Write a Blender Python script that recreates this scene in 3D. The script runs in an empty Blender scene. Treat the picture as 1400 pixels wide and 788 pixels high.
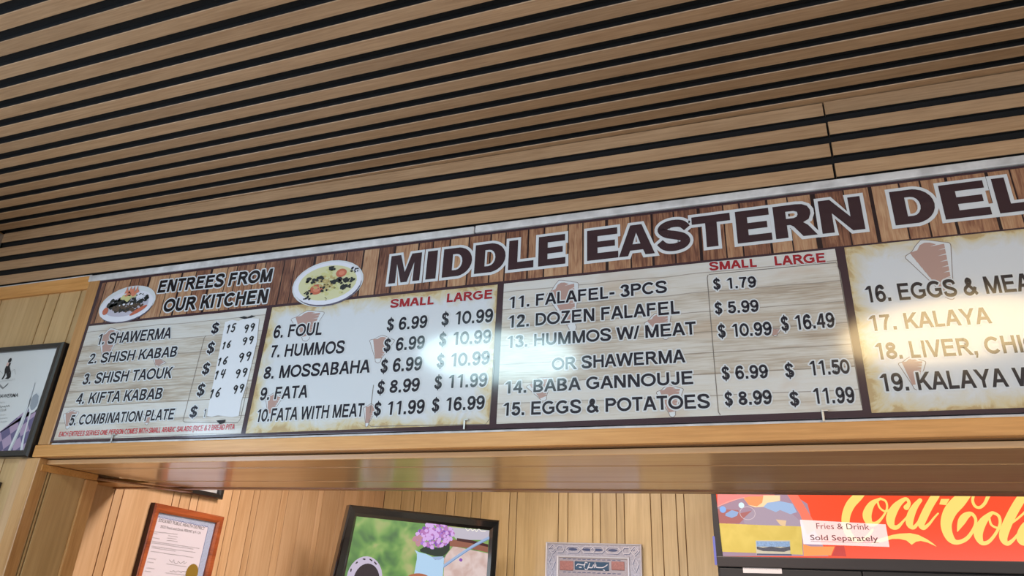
import bpy, bmesh, math, random
from mathutils import Matrix, Vector
random.seed(7)
SC = bpy.context.scene
COL = SC.collection

# ------------------------------------------------------------ camera
cam_data = bpy.data.cameras.new('camera')
cam = bpy.data.objects.new('camera', cam_data); COL.objects.link(cam)
CAM_F, CAM_R = [942.9953380936093, [[0.9459711, 0.3213815, 0.043041], [-0.0921877, 0.393831, -0.9145483], [-0.3108698, 0.8611684, 0.4021802]]]
r0, r1, r2 = [Vector(r) for r in CAM_R]
cam.matrix_world = Matrix(((r0.x, -r1.x, -r2.x, 0), (r0.y, -r1.y, -r2.y, 0), (r0.z, -r1.z, -r2.z, 1.6), (0, 0, 0, 1)))
cam_data.sensor_width = 36.0; cam_data.lens = CAM_F / 1400 * 36.0
cam_data.clip_start = 0.02
SC.camera = cam

# ------------------------------------------------------------ world, light, exposure
world = bpy.data.worlds.new('world'); SC.world = world; world.use_nodes = True
wb = world.node_tree.nodes['Background']
wb.inputs[0].default_value = (0.75, 0.86, 1.0, 1); wb.inputs[1].default_value = 0.6
SC.view_settings.view_transform = 'Standard'; SC.view_settings.look = 'None'
SC.view_settings.exposure = 0.12; SC.view_settings.gamma = 1.0
SC.view_settings.use_curve_mapping = False

def area_light(name, loc, rot, sx, sy, power, col):
    l = bpy.data.lights.new(name, 'AREA'); l.shape = 'RECTANGLE'; l.size = sx; l.size_y = sy
    l.energy = power; l.color = col
    o = bpy.data.objects.new(name, l); COL.objects.link(o); o.location = loc; o.rotation_euler = rot
    return o
R = math.radians
# daylight through the shop front behind the camera and the window on the left
area_light('shopfront_daylight', (0.4, -3.85, 1.45), (R(90), 0, 0), 5.2, 2.3, 100, (0.86, 0.93, 1.0))
area_light('side_window_daylight', (-2.95, -0.65, 1.55), (0, R(-90), 0), 1.7, 2.2, 60, (0.60, 0.78, 1.0))
# kitchen ceiling lights
area_light('kitchen_light', (-0.9, 2.85, 2.72), (0, 0, 0), 1.4, 0.4, 66, (1.0, 0.86, 0.77))
area_light('kitchen_light_side', (1.6, 3.0, 2.72), (0, 0, 0), 1.0, 0.5, 34, (0.93, 1.0, 0.86))

# ------------------------------------------------------------ helpers
def lin(c):
    if isinstance(c, str): c = [int(c[i:i+2], 16) / 255 for i in (1, 3, 5)]
    return tuple((v / 12.92 if v <= 0.04045 else ((v + 0.055) / 1.055) ** 2.4) for v in c) + (1.0,)

def new_mat(name):
    m = bpy.data.materials.new(name); m.use_nodes = True
    return m, m.node_tree, m.node_tree.nodes['Principled BSDF']

def plain(name, col, rough=0.5, coat=0.0, metal=0.0, coat_rough=0.1, var=0.0, vscale=30.0, alpha=1.0):
    m, nt, b = new_mat(name)
    b.inputs['Base Color'].default_value = lin(col)
    b.inputs['Roughness'].default_value = rough; b.inputs['Metallic'].default_value = metal
    b.inputs['Coat Weight'].default_value = coat; b.inputs['Coat Roughness'].default_value = coat_rough
    if var:
        tc = nt.nodes.new('ShaderNodeTexCoord'); n = nt.nodes.new('ShaderNodeTexNoise')
        n.inputs['Scale'].default_value = vscale; n.inputs['Detail'].default_value = 6
        nt.links.new(tc.outputs['Object'], n.inputs['Vector'])
        r = nt.nodes.new('ShaderNodeValToRGB')
        c = lin(col); r.color_ramp.elements[0].position = 0.3; r.color_ramp.elements[1].position = 0.7
        r.color_ramp.elements[0].color = tuple(v * (1 - var) for v in c[:3]) + (1,)
        r.color_ramp.elements[1].color = tuple(min(1, v * (1 + var)) for v in c[:3]) + (1,)
        nt.links.new(n.outputs['Fac'], r.inputs['Fac']); nt.links.new(r.outputs['Color'], b.inputs['Base Color'])
    return m

def emit(name, col, strength, base=None):
    m, nt, b = new_mat(name)
    b.inputs['Base Color'].default_value = lin(base or col)
    b.inputs['Emission Color'].default_value = lin(col); b.inputs['Emission Strength'].default_value = strength
    b.inputs['Roughness'].default_value = 0.25
    return m

def ramp(nt, stops):
    r = nt.nodes.new('ShaderNodeValToRGB'); e = r.color_ramp.elements
    while len(e) < len(stops): e.new(0.5)
    for i, (p, c) in enumerate(stops): e[i].position = p; e[i].color = lin(c) if not isinstance(c, tuple) else c
    return r

def wood(name, dark, mid, light, axis='X', rough=0.42, coat=0.0, coat_rough=0.12, fine=1.0, bump=0.15, bmul=0.55):
    """grain runs along the given object axis; each object gets its own offset and tone"""
    m, nt, b = new_mat(name); L = nt.links.new
    tc = nt.nodes.new('ShaderNodeTexCoord'); oi = nt.nodes.new('ShaderNodeObjectInfo')
    add = nt.nodes.new('ShaderNodeVectorMath'); add.operation = 'MULTIPLY_ADD'
    comb = nt.nodes.new('ShaderNodeCombineXYZ')
    for i in range(3): L(oi.outputs['Random'], comb.inputs[i])
    add.inputs[1].default_value = (17.3, 9.1, 23.7)
    L(comb.outputs[0], add.inputs[0]); L(tc.outputs['Object'], add.inputs[2])
    def noise(sl, sc, det, dist=0.0):
        mp = nt.nodes.new('ShaderNodeMapping'); s = [sc, sc, sc]; s['XYZ'.index(axis)] = sl
        mp.inputs['Scale'].default_value = s; L(add.outputs[0], mp.inputs['Vector'])
        n = nt.nodes.new('ShaderNodeTexNoise'); n.inputs['Scale'].default_value = 1.0
        n.inputs['Detail'].default_value = det; n.inputs['Distortion'].default_value = dist
        L(mp.outputs[0], n.inputs['Vector']); return n
    broad = noise(1.3, 9, 3, 0.6); grain = noise(7 * fine, 160 * fine, 5); pores = noise(30 * fine, 700 * fine, 2)
    mx = nt.nodes.new('ShaderNodeMath'); mx.operation = 'MULTIPLY_ADD'; mx.inputs[1].default_value = bmul
    L(broad.outputs['Fac'], mx.inputs[0])
    m2 = nt.nodes.new('ShaderNodeMath'); m2.operation = 'MULTIPLY_ADD'; m2.inputs[1].default_value = 0.40
    L(grain.outputs['Fac'], m2.inputs[0])
    m3 = nt.nodes.new('ShaderNodeMath'); m3.operation = 'MULTIPLY'; m3.inputs[1].default_value = 0.12
    L(pores.outputs['Fac'], m3.inputs[0]); L(m3.outputs[0], m2.inputs[2]); L(m2.outputs[0], mx.inputs[2])
    cen = (bmul+.52)/2; rp = ramp(nt, [(cen-.13, dark), (cen, mid), (cen+.13, light)]); L(mx.outputs[0], rp.inputs['Fac'])
    hs = nt.nodes.new('ShaderNodeHueSaturation')
    v = nt.nodes.new('ShaderNodeMapRange'); v.inputs['To Min'].default_value = 0.9; v.inputs['To Max'].default_value = 1.1
    L(oi.outputs['Random'], v.inputs['Value']); L(v.outputs[0], hs.inputs['Value']); L(rp.outputs['Color'], hs.inputs['Color'])
    L(hs.outputs['Color'], b.inputs['Base Color'])
    b.inputs['Roughness'].default_value = rough
    b.inputs['Coat Weight'].default_value = coat; b.inputs['Coat Roughness'].default_value = coat_rough
    bp = nt.nodes.new('ShaderNodeBump'); bp.inputs['Strength'].default_value = bump; bp.inputs['Distance'].default_value = 0.001
    L(grain.outputs['Fac'], bp.inputs['Height']); L(bp.outputs['Normal'], b.inputs['Normal'])
    return m

GLOSS = dict(coat=1.0, coat_rough=0.2)
def glossy(b, rough=0.45):
    b.inputs['Roughness'].default_value = rough
    b.inputs['Coat Weight'].default_value = 1.0; b.inputs['Coat Roughness'].default_value = 0.10; b.inputs['Coat IOR'].default_value = 1.6; b.inputs['Specular IOR Level'].default_value = 0.1

def link(o, parent=None, kind=None, label=None):
    COL.objects.link(o)
    if parent is not None: o.parent = parent
    if kind: o['kind'] = kind
    if label: o['label'] = label
    return o
def mesh_obj(name, verts, faces, mat, parent=None, kind=None, label=None, loc=None):
    me = bpy.data.meshes.new(name); me.from_pydata(verts, [], faces); me.validate()
    for mm in (mat if isinstance(mat, (list, tuple)) else [mat]): me.materials.append(mm)
    o = bpy.data.objects.new(name, me)
    if loc: o.location = loc
    return link(o, parent, kind, label)
def empty(name, loc, rz=0.0, label=None, cat=None, group=None):
    o = bpy.data.objects.new(name, None); o.empty_display_size = 0.05; o.location = loc; o.rotation_euler = (0, 0, rz)
    COL.objects.link(o)
    if label: o['label'] = label
    if cat: o['category'] = cat
    if group: o['group'] = group
    return o
def box_geo(x0, x1, y0, y1, z0, z1):
    v = [(x0,y0,z0),(x1,y0,z0),(x1,y1,z0),(x0,y1,z0),(x0,y0,z1),(x1,y0,z1),(x1,y1,z1),(x0,y1,z1)]
    f = [(0,3,2,1),(4,5,6,7),(0,1,5,4),(1,2,6,5),(2,3,7,6),(3,0,4,7)]
    return v, f
def box(name, x0, x1, y0, y1, z0, z1, mat, parent=None, kind=None, label=None, bevel=0.0):
    bm = bmesh.new(); v, f = box_geo(x0, x1, y0, y1, z0, z1)
    vs = [bm.verts.new(p) for p in v]
    for q in f: bm.faces.new([vs[i] for i in q])
    if bevel: bmesh.ops.bevel(bm, geom=list(bm.edges), offset=bevel, segments=2, affect='EDGES', profile=0.6)
    me = bpy.data.meshes.new(name); bm.to_mesh(me); bm.free()
    me.materials.append(mat); o = bpy.data.objects.new(name, me)
    return link(o, parent, kind, label)
def prism(name, pts, y, mat, parent=None, th=0.0, kind=None, label=None):
    """flat outline in the u-v plane of the thing (x right, z up), front at y, depth th behind"""
    n = len(pts)
    a = sum(pts[i][0] * pts[(i+1) % n][1] - pts[(i+1) % n][0] * pts[i][1] for i in range(n))
    if a < 0: pts = pts[::-1]
    v = [(p[0], y, p[1]) for p in pts]; f = [tuple(range(n))]
    if th:
        v += [(p[0], y + th, p[1]) for p in pts]
        f += [tuple(range(2*n-1, n-1, -1))] + [(i, i+n, (i+1) % n + n, (i+1) % n) for i in range(n)]
    return mesh_obj(name, v, f, mat, parent, kind, label)
def plates(name, polys, y, mat, parent, kind=None, label=None):
    v, f = [], []
    for k, p in enumerate(polys):
        n = len(p); a = sum(p[i][0]*p[(i+1)%n][1] - p[(i+1)%n][0]*p[i][1] for i in range(n))
        if a < 0: p = p[::-1]
        s = len(v); v += [(q[0], y - (k % 7) * 0.00003, q[1]) for q in p]; f.append(tuple(range(s, s+n)))
    return mesh_obj(name, v, f, mat, parent, kind, label)
def ellipse(cx, cz, a, b, rot=0, n=28):
    return [(cx + a*math.cos(t)*math.cos(rot) - b*math.sin(t)*math.sin(rot), cz + a*math.cos(t)*math.sin(rot) + b*math.sin(t)*math.cos(rot)) for t in [2*math.pi*i/n for i in range(n)]]
def blob(cx, cz, r, squash=1.0, n=9):
    ph = random.random()*6
    return [(cx + r*(0.65+0.5*random.random())*math.cos(ph+2*math.pi*i/n), cz + squash*r*(0.65+0.5*random.random())*math.sin(ph+2*math.pi*i/n)) for i in range(n)]
def catmull(pts, sub=6):
    out = []
    P = [pts[0]] + list(pts) + [pts[-1]]
    for i in range(1, len(P)-2):
        for s in range(sub):
            t = s/sub
            out.append([0.5*((2*b) + (-a+c)*t + (2*a-5*b+4*c-d)*t*t + (-a+3*b-3*c+d)*t**3) for a, b, c, d in zip(P[i-1], P[i], P[i+1], P[i+2])])
    out.append(list(pts[-1])); return out
def ribbon_geo(pts, y, V, F, w=None, smooth=True, round_ends=True):
    """stroke of varying width along (u, v[, w])"""
    pts = [list(p) + ([w] if len(p) < 3 else []) for p in pts]
    if smooth and len(pts) > 2: pts = catmull(pts)
    s = len(V); n = len(pts)
    for i, p in enumerate(pts):
        a = pts[max(0, i-1)]; b = pts[min(n-1, i+1)]
        dx, dz = b[0]-a[0], b[1]-a[1]; l = math.hypot(dx, dz) or 1e-6
        h = max(p[2], 0.0002)/2
        V.append((p[0]-dz/l*h, y, p[1]+dx/l*h)); V.append((p[0]+dz/l*h, y, p[1]-dx/l*h))
    for i in range(n-1): F.append((s+2*i, s+2*i+1, s+2*i+3, s+2*i+2))
    if round_ends:
        for p in (pts[0], pts[-1]):
            s = len(V); V += [(q[0], y - 0.00002, q[1]) for q in ellipse(p[0], p[1], max(p[2],.0002)/2, max(p[2],.0002)/2, 0, 12)]; F.append(tuple(range(s, s+12)))
def ribbons(name, lines, y, mat, parent, w=None, smooth=True, label=None, kind=None):
    V, F = [], []
    for i, l in enumerate(lines): ribbon_geo(l, y - (i % 5)*0.00003, V, F, w, smooth)
    return mesh_obj(name, V, F, mat, parent, kind, label)

# ------------------------------------------------------------ lettering
def font_curve(s, offset=0.0, shear=0.0):
    c = bpy.data.curves.new('lettering', 'FONT'); c.body = s; c.size = 1.0; c.offset = offset; c.shear = shear
    c.resolution_u = 3; c.fill_mode = 'FRONT'; c.space_character = 1.0
    return c
_dg = None
def curve_mesh(c):
    o = bpy.data.objects.new('tmp', c); COL.objects.link(o)
    dg = bpy.context.evaluated_depsgraph_get(); dg.update()
    me = bpy.data.meshes.new_from_object(o.evaluated_get(dg))
    COL.objects.unlink(o); bpy.data.objects.remove(o)
    return me
def extent(me):
    xs = [v.co.x for v in me.vertices]; return min(xs), max(xs)
_fit = {}
def text_width(s):
    if s not in _fit:
        me = curve_mesh(font_curve(s)); _fit[s] = extent(me)
    return _fit[s]
CAP = 0.729
cmH = curve_mesh(font_curve('H')); CAP = max(v.co.y for v in cmH.vertices)
def lettering(s, u0, u1, vb, cap, y, mat, parent, fit=None, slope=0.0, bold=0.0, name='lettering', label=None):
    """text from u0 to u1 on the base line vb (at its middle), capitals cap high, as a flat print"""
    a, b = text_width(fit or s); sx = (u1-u0)/max(b-a, 1e-4); sy = cap/CAP
    me = curve_mesh(font_curve(s, bold)); um = (u0+u1)/2
    for v in me.vertices:
        u = u0 + (v.co.x - a)*sx; z = vb + v.co.y*sy + slope*(u-um)
        v.co = (u, y, z)
    me.name = name; me.materials.clear(); me.materials.append(mat)
    return link(bpy.data.objects.new(name, me), parent, None, label)

# a plain grotesque drawn from strokes: every glyph is a list of small convex outlines, cap height 1
ADV = dict(A=.93, B=.93, C=1.0, D=1.0, E=.93, F=.85, G=1.09, H=1.0, I=.39, J=.70, K=.95, L=.78, M=1.16, N=1.0, O=1.09, P=.93, R=1.0, S=.93, T=.85, U=1.0, V=.93, W=1.34, Y=.93, Z=.87)
ADV.update({c: .78 for c in '0123456789$'}); ADV.update({'.': .39, ',': .39, '-': .47, '/': .39, '&': .96, '(': .47, '#': .8, ' ': .39})
def glyph(ch, s):
    w = ADV[ch]; l = .08; r = w-.07; h = s/2; P = []
    def rect(x0, y0, x1, y1): P.append([(x0, y0), (x1, y0), (x1, y1), (x0, y1)])
    def dia(xa, ya, xb, yb, k=1.08): hw = h*k; P.append([(xa-hw, ya), (xa+hw, ya), (xb+hw, yb), (xb-hw, yb)])
    def arc(cx, cy, rx, ry, t0, t1, n=10):
        A0, A1 = math.radians(t0), math.radians(t1); pts = []
        for i in range(n+1):
            t = A0+(A1-A0)*i/n; pts.append(((cx+(rx+h)*math.cos(t), cy+(ry+h)*math.sin(t)), (cx+(rx-h)*math.cos(t), cy+(ry-h)*math.sin(t))))
        for a, b_ in zip(pts[:-1], pts[1:]): P.append([a[0], b_[0], b_[1], a[1]])
    def path(pts, sub=4):
        V = catmull([(x, y, s) for x, y in pts], sub)
        n = len(V); e = []
        for i, p in enumerate(V):
            a, b_ = V[max(0, i-1)], V[min(n-1, i+1)]; dx, dz = b_[0]-a[0], b_[1]-a[1]; q = math.hypot(dx, dz) or 1
            e.append(((p[0]-dz/q*h, p[1]+dx/q*h), (p[0]+dz/q*h, p[1]-dx/q*h)))
        for a, b_ in zip(e[:-1], e[1:]): P.append([a[0], b_[0], b_[1], a[1]])
    m = w/2
    if ch == 'A': dia(.09, 0, m-.02, 1); dia(w-.09, 0, m+.02, 1); rect(.22, .24, w-.22, .24+s*.95)
    elif ch == 'B': rect(l, 0, l+s, 1); rect(l, 0, .52, s*.9); rect(l, 1-s*.9, .50, 1); rect(l, .5-s*.42, .52, .5+s*.42); arc(.50, .27, .24, .27-h*.95, -90, 90); arc(.48, .74, .22, .26-h*.95, -90, 90)
    elif ch == 'C': arc(m+.02, .5, .43-h*.2, .5-h, 42, 318, 18)
    elif ch == 'D': rect(l, 0, l+s, 1); rect(l, 0, .48, s*.92); rect(l, 1-s*.92, .48, 1); arc(.46, .5, .40, .5-h, -90, 90, 14)
    elif ch in 'EF':
        rect(l, 0, l+s, 1); rect(l, 1-s*.92, r-.02, 1); rect(l, .44, r-.08, .44+s*.92)
        if ch == 'E': rect(l, 0, r, s*.92)
    elif ch == 'G': arc(m, .5, .45-h*.2, .5-h, 45, 330, 18); rect(m+.02, .38, w-.09, .38+s*.9); rect(w-.09-s, .14, w-.09, .5)
    elif ch == 'H': rect(l, 0, l+s, 1); rect(r-s, 0, r, 1); rect(l, .45, r, .45+s*.95)
    elif ch == 'I': rect(m-h, 0, m+h, 1)
    elif ch == 'J': rect(r-s, .28, r, 1); arc(r-h-.2, .28, .2, .28-h, 180, 360, 12)
    elif ch == 'K': rect(l, 0, l+s, 1); dia(l+s*.9, .38, r-.06, 1, 1.3); dia(r-.03, 0, l+s+.16, .62, 1.3)
    elif ch == 'L': rect(l, 0, l+s, 1); rect(l, 0, r, s*.95)
    elif ch == 'M': rect(l, 0, l+s, 1); rect(r-s, 0, r, 1); dia(m, 0, l+s*.62, 1, 1.05); dia(m, 0, r-s*.62, 1, 1.05)
    elif ch == 'N': rect(l, 0, l+s, 1); rect(r-s, 0, r, 1); dia(r-s*.65, 0, l+s*.65, 1, 1.25)
    elif ch == 'O': arc(m, .5, .46-h*.2, .5-h, 0, 360, 26)
    elif ch in 'PR':
        rect(l, 0, l+s, 1); rect(l, 1-s*.92, .56, 1); rect(l, .42, .56, .42+s*.92); arc(.54, .71, .24, .29-h*.95, -90, 90)
        if ch == 'R': dia(r-.01, 0, .55, .46, 1.25)
    elif ch == 'S': path([(w-.13, .70), (w-.22, .87), (m, .92), (.20, .86), (.16, .70), (.28, .57), (m+.02, .49), (w-.2, .39), (w-.13, .26), (w-.24, .12), (m, .08), (.2, .13), (.12, .31)])
    elif ch == 'T': rect(m-h, 0, m+h, 1); rect(.04, 1-s*.95, w-.04, 1)
    elif ch == 'U': rect(l, .35, l+s, 1); rect(r-s, .35, r, 1); arc((l+r)/2, .36, (r-l)/2-h, .36-h, 180, 360, 14)
    elif ch == 'V': dia(m, 0, .09, 1, 1.05); dia(m, 0, w-.09, 1, 1.05)
    elif ch == 'W': dia(.34, 0, .09, 1); dia(.34, 0, m, 1); dia(w-.34, 0, m, 1); dia(w-.34, 0, w-.09, 1)
    elif ch == 'Y': rect(m-h, 0, m+h, .45); dia(m, .40, .10, 1, 1.15); dia(m, .40, w-.10, 1, 1.15)
    elif ch == 'Z': rect(.06, 0, r, s*.92); rect(.10, 1-s*.92, r-.02, 1); dia(.06+h*1.2, s*.5, r-.02-h*1.2, 1-s*.5, 1.25)
    elif ch == '0': arc(m, .5, .33-h*.2, .5-h, 0, 360, 24)
    elif ch == '1': rect(.40, 0, .40+s, 1); dia(.22, .76, .46, .97, 1.2)
    elif ch == '2': path([(.14, .70), (.22, .87), (m, .92), (.60, .86), (.62, .68), (.50, .48), (.28, .27), (.15, .08)]); rect(.06, 0, r+.02, s*.92)
    elif ch == '3': path([(.13, .73), (.22, .88), (m, .92), (.58, .86), (.61, .72), (.52, .58), (.34, .54)]); path([(.34, .53), (.54, .49), (.66, .34), (.62, .15), (.42, .08), (.22, .12), (.12, .28)])
    elif ch == '4': rect(.46, 0, .46+s, 1); rect(.03, .23, .76, .23+s*.9); dia(.12, .26, .50, .98, 1.0)
    elif ch == '5': rect(.20, 1-s*.92, r-.01, 1); dia(.17, .48, .23, 1, .95); path([(.15, .50), (.30, .60), (.48, .60), (.64, .48), (.65, .27), (.54, .12), (.36, .08), (.19, .14), (.12, .27)])
    elif ch in '69':
        Q = [(.64, .74), (.56, .89), (.40, .92), (.22, .82), (.14, .55), (.15, .28), (.26, .11), (.42, .08), (.58, .14), (.65, .32), (.58, .50), (.42, .57), (.26, .51), (.16, .38)]
        path(Q if ch == '6' else [(.80-x, 1-y) for x, y in Q])
    elif ch == '7': rect(.07, 1-s*.92, r+.02, 1); path([(.64, .93), (.48, .66), (.37, .34), (.32, .02)])
    elif ch == '8': arc(m, .74, .23, .26-h, 0, 360, 16); arc(m, .28, .27, .28-h, 0, 360, 16)
    elif ch == '.': rect(m-h*1.1, 0, m+h*1.1, s*1.1)
    elif ch == ',': rect(m-h*1.1, 0, m+h*1.1, s*1.1); dia(m-h*.2, -.17, m+h*.4, .02, .6)
    elif ch == '-': rect(.04, .29, w-.04, .29+s)
    elif ch == '/': dia(.04, -.02, w-.04, 1.02, .9)
    elif ch == '(': path([(.36, 1.04), (.20, .72), (.15, .40), (.20, .08), (.36, -.26)])
    elif ch == '$': 
        path([(.63, .72), (.54, .86), (.39, .90), (.22, .84), (.17, .70), (.26, .57), (.42, .49), (.58, .40), (.63, .26), (.55, .12), (.39, .08), (.22, .13), (.14, .30)]); rect(m-h*.5, -.12, m+h*.5, 1.10)
    elif ch == '&': path([(.86, .03), (.62, .34), (.34, .66), (.31, .82), (.42, .93), (.55, .84), (.52, .68), (.34, .54), (.16, .40), (.12, .22), (.24, .09), (.42, .07), (.60, .16), (.74, .34), (.80, .46)])
    return P
def str_width(s): return sum(ADV[c] for c in s) - .14
def sign_text(s, u0, u1, vb, cap, y, mat, parent, fit=None, slope=0.0, stem=.16, rim=0.0, rim_mat=None):
    """a printed line: every word is a mesh of its own; rim: width of the white outline behind it"""
    sx = (u1-u0)/str_width(fit or s); um = (u0+u1)/2; x = -.07; word = []; start = True
    def T(px, pz):
        u = u0 + px*sx; return (u, vb + pz*cap + slope*(u-um))
    def flush():
        if not word: return
        V, F = [], []
        for k, poly in enumerate(word):
            n = len(V); a = sum(poly[i][0]*poly[(i+1) % len(poly)][1]-poly[(i+1) % len(poly)][0]*poly[i][1] for i in range(len(poly)))
            q = poly if a > 0 else poly[::-1]
            V += [(p[0], y-(k % 11)*0.00002, p[1]) for p in q]; F.append(tuple(range(n, n+len(q))))
        o = mesh_obj('lettering', V, F, mat, parent)
        if rim:
            V, F = [], []; c_ = 0
            for poly in word:
                m_ = len(poly)
                for i in range(m_):
                    p, q = poly[i], poly[(i+1) % m_]; d = math.hypot(q[0]-p[0], q[1]-p[1])
                    if d < 1e-6: continue
                    nx, nz = -(q[1]-p[1])/d*rim, (q[0]-p[0])/d*rim; yy = y+0.0005-(c_ % 17)*0.000015; c_ += 1
                    n = len(V); V += [(p[0]-nx, yy, p[1]-nz), (q[0]-nx, yy, q[1]-nz), (q[0]+nx, yy, q[1]+nz), (p[0]+nx, yy, p[1]+nz)]; F.append((n, n+1, n+2, n+3))
                    if d > rim*.8 or i % 2 == 0:
                        yy -= 0.000007; n = len(V); V += [(e[0], yy, e[1]) for e in ellipse(p[0], p[1], rim, rim, 0, 8)]; F.append(tuple(range(n, n+8)))
            mesh_obj('lettering_outline', V, F, rim_mat, o)
        word.clear()
    for c in s:
        if c == ' ': flush()
        else:
            for g in glyph(c, stem): word.append([T(x+p[0], p[1]) for p in g])
        x += ADV[c]
    flush()
# ------------------------------------------------------------ materials
M = {}
M['slat'] = wood('oak_slat', '#957252', '#a98766', '#bb9876', 'X', rough=0.45, coat=0.15, coat_rough=0.3, fine=1.3, bmul=0.25)
M['black_core'] = plain('black_core', '#141313', 0.7)
M['felt'] = plain('black_felt', '#0e0d0f', 1.0, var=0.3, vscale=300)
M['pine_z'] = wood('pine_board_upright', '#c0976e', '#cca57d', '#d5b08a', 'Z', rough=0.4, coat=0.3, coat_rough=0.2, fine=0.5, bump=0.05)
M['pine_x'] = wood('pine_board_level', '#bb8a5c', '#c79969', '#d0a576', 'X', rough=0.35, coat=0.65, coat_rough=0.15, fine=0.6, bump=0.05)
M['pine_front'] = wood('pine_front_upright', '#ad8c60', '#ba986b', '#c5a478', 'Z', rough=0.4, coat=0.3, coat_rough=0.2, fine=0.5, bump=0.05)
M['edge_oak'] = wood('brown_edge_moulding', '#6e452a', '#8a5a38', '#a06c45', 'X', rough=0.4, coat=0.3)
M['pine_rear'] = wood('pine_rear_upright', '#b39a6c', '#c2a97a', '#cdb587', 'Z', rough=0.4, coat=0.3, coat_rough=0.2, fine=0.5, bump=0.05)
M['oak_x'] = wood('honey_oak_level', '#b47c40', '#c58c4e', '#d29b5c', 'X', rough=0.4, coat=0.25, fine=0.9)
M['oak_z'] = wood('honey_oak_upright', '#a87848', '#bb8b58', '#c99a67', 'Z', rough=0.4, coat=0.25, fine=0.9)
M['groove'] = plain('groove_wood', '#7a5734', 0.7)
M['white_trim'] = plain('painted_white_trim', '#c6c4c6', 0.45, coat=0.3, var=0.2, vscale=25)
M['black_frame'] = plain('black_frame', '#14161c', 0.3, coat=0.6, coat_rough=0.15)
M['black_gloss'] = plain('glossy_black_plastic', '#121113', 0.22, coat=1.0, coat_rough=0.06)
M['cherry'] = wood('cherry_frame', '#7c3516', '#9c4a22', '#b05a2c', 'X', rough=0.4, coat=0.3)
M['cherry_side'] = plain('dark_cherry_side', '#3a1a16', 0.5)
M['steel'] = plain('steel', '#b8b4b0', 0.35, metal=0.8)
M['white_wall'] = plain('off_white_paint', '#d9d4ca', 0.8)
M['tile'] = plain('beige_floor_tile', '#a89a86', 0.4, var=0.15, vscale=3)
def print_mat(name, col, **k):
    m = plain(name, col, 0.5, coat=1.0, coat_rough=0.10, **k); m.node_tree.nodes['Principled BSDF'].inputs['Specular IOR Level'].default_value = 0.1; m.node_tree.nodes['Principled BSDF'].inputs['Coat IOR'].default_value = 1.6; return m
M['border'] = print_mat('aubergine_print', '#3a2730')
M['title'] = print_mat('dark_aubergine_letters', '#352229')
M['white_print'] = print_mat('white_print', '#cdd1d8')
M['navy'] = print_mat('navy_letters', '#161827')
M['blackbold'] = print_mat('black_letters', '#101018')
M['red'] = print_mat('bright_red_letters', '#c2283c'); M['redbold'] = print_mat('dark_red_letters', '#96202a')
M['kebab'] = print_mat('faded_brown_print', '#a98b85'); M['kebab_line'] = print_mat('grey_brown_line', '#7d716f')
M['rule'] = print_mat('thin_grey_line', '#77706c')
M['paper'] = plain('white_sticker_paper', '#d0d2da', 0.5)
M['ink'] = plain('black_marker_ink', '#15141a', 0.6)
M['plate_w'] = print_mat('plate_white_print', '#d8d9e6'); M['plate_g'] = print_mat('plate_grey_print', '#5a5566'); M['plate_r'] = print_mat('plate_rim_print', '#b6b3c4')
M['f_dark'] = print_mat('dark_greens_print', '#23292c'); M['f_brown'] = print_mat('browned_meat_print', '#4f4138'); M['f_cream'] = print_mat('hummus_print', '#c9c7a0')
M['f_yel'] = print_mat('pale_lettuce_print', '#c3c08a'); M['f_tom'] = print_mat('tomato_print', '#b8644e'); M['f_org'] = print_mat('orange_flower_print', '#cc8068'); M['f_chick'] = print_mat('chickpea_print', '#b5a36e')

# vertical brown planks printed behind the title
m, nt, b = new_mat('brown_plank_print'); M['plankprint'] = m; L = nt.links.new
tc = nt.nodes.new('ShaderNodeTexCoord'); sep = nt.nodes.new('ShaderNodeSeparateXYZ'); L(tc.outputs['Object'], sep.inputs[0])
def math_node(nt, op, a=None, b_=None, c=None):
    n = nt.nodes.new('ShaderNodeMath'); n.operation = op
    for i, v in enumerate((a, b_, c)):
        if v is None: continue
        if isinstance(v, (int, float)): n.inputs[i].default_value = v
        else: nt.links.new(v, n.inputs[i])
    return n.outputs[0]
wob = nt.nodes.new('ShaderNodeTexNoise'); wob.noise_dimensions = '1D'; wob.inputs['Scale'].default_value = 9.0; wob.inputs['Detail'].default_value = 0
L(sep.outputs['X'], wob.inputs['W'])
lean = nt.nodes.new('ShaderNodeTexNoise'); lean.noise_dimensions = '1D'; lean.inputs['Scale'].default_value = 2.0; L(sep.outputs['Z'], lean.inputs['W'])
u = math_node(nt, 'MULTIPLY_ADD', wob.outputs['Fac'], 1.1, math_node(nt, 'DIVIDE', sep.outputs['X'], 0.062))
cell = math_node(nt, 'FLOOR', u); fr = math_node(nt, 'FRACT', u)
wn = nt.nodes.new('ShaderNodeTexWhiteNoise'); wn.noise_dimensions = '1D'; L(cell, wn.inputs['W'])
mp = nt.nodes.new('ShaderNodeMapping'); mp.inputs['Scale'].default_value = (150, 1, 14); L(tc.outputs['Object'], mp.inputs['Vector'])
gn = nt.nodes.new('ShaderNodeTexNoise'); gn.inputs['Scale'].default_value = 1; gn.inputs['Detail'].default_value = 5; gn.inputs['Distortion'].default_value = 0.8; L(mp.outputs[0], gn.inputs['Vector'])
mp2 = nt.nodes.new('ShaderNodeMapping'); mp2.inputs['Scale'].default_value = (22, 1, 9); L(tc.outputs['Object'], mp2.inputs['Vector'])
gn2 = nt.nodes.new('ShaderNodeTexNoise'); gn2.inputs['Scale'].default_value = 1; gn2.inputs['Detail'].default_value = 3; L(mp2.outputs[0], gn2.inputs['Vector'])
tone = math_node(nt, 'MULTIPLY_ADD', gn.outputs['Fac'], 0.6, math_node(nt, 'MULTIPLY_ADD', wn.outputs['Value'], 0.28, math_node(nt, 'MULTIPLY', gn2.outputs['Fac'], 0.35)))
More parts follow.
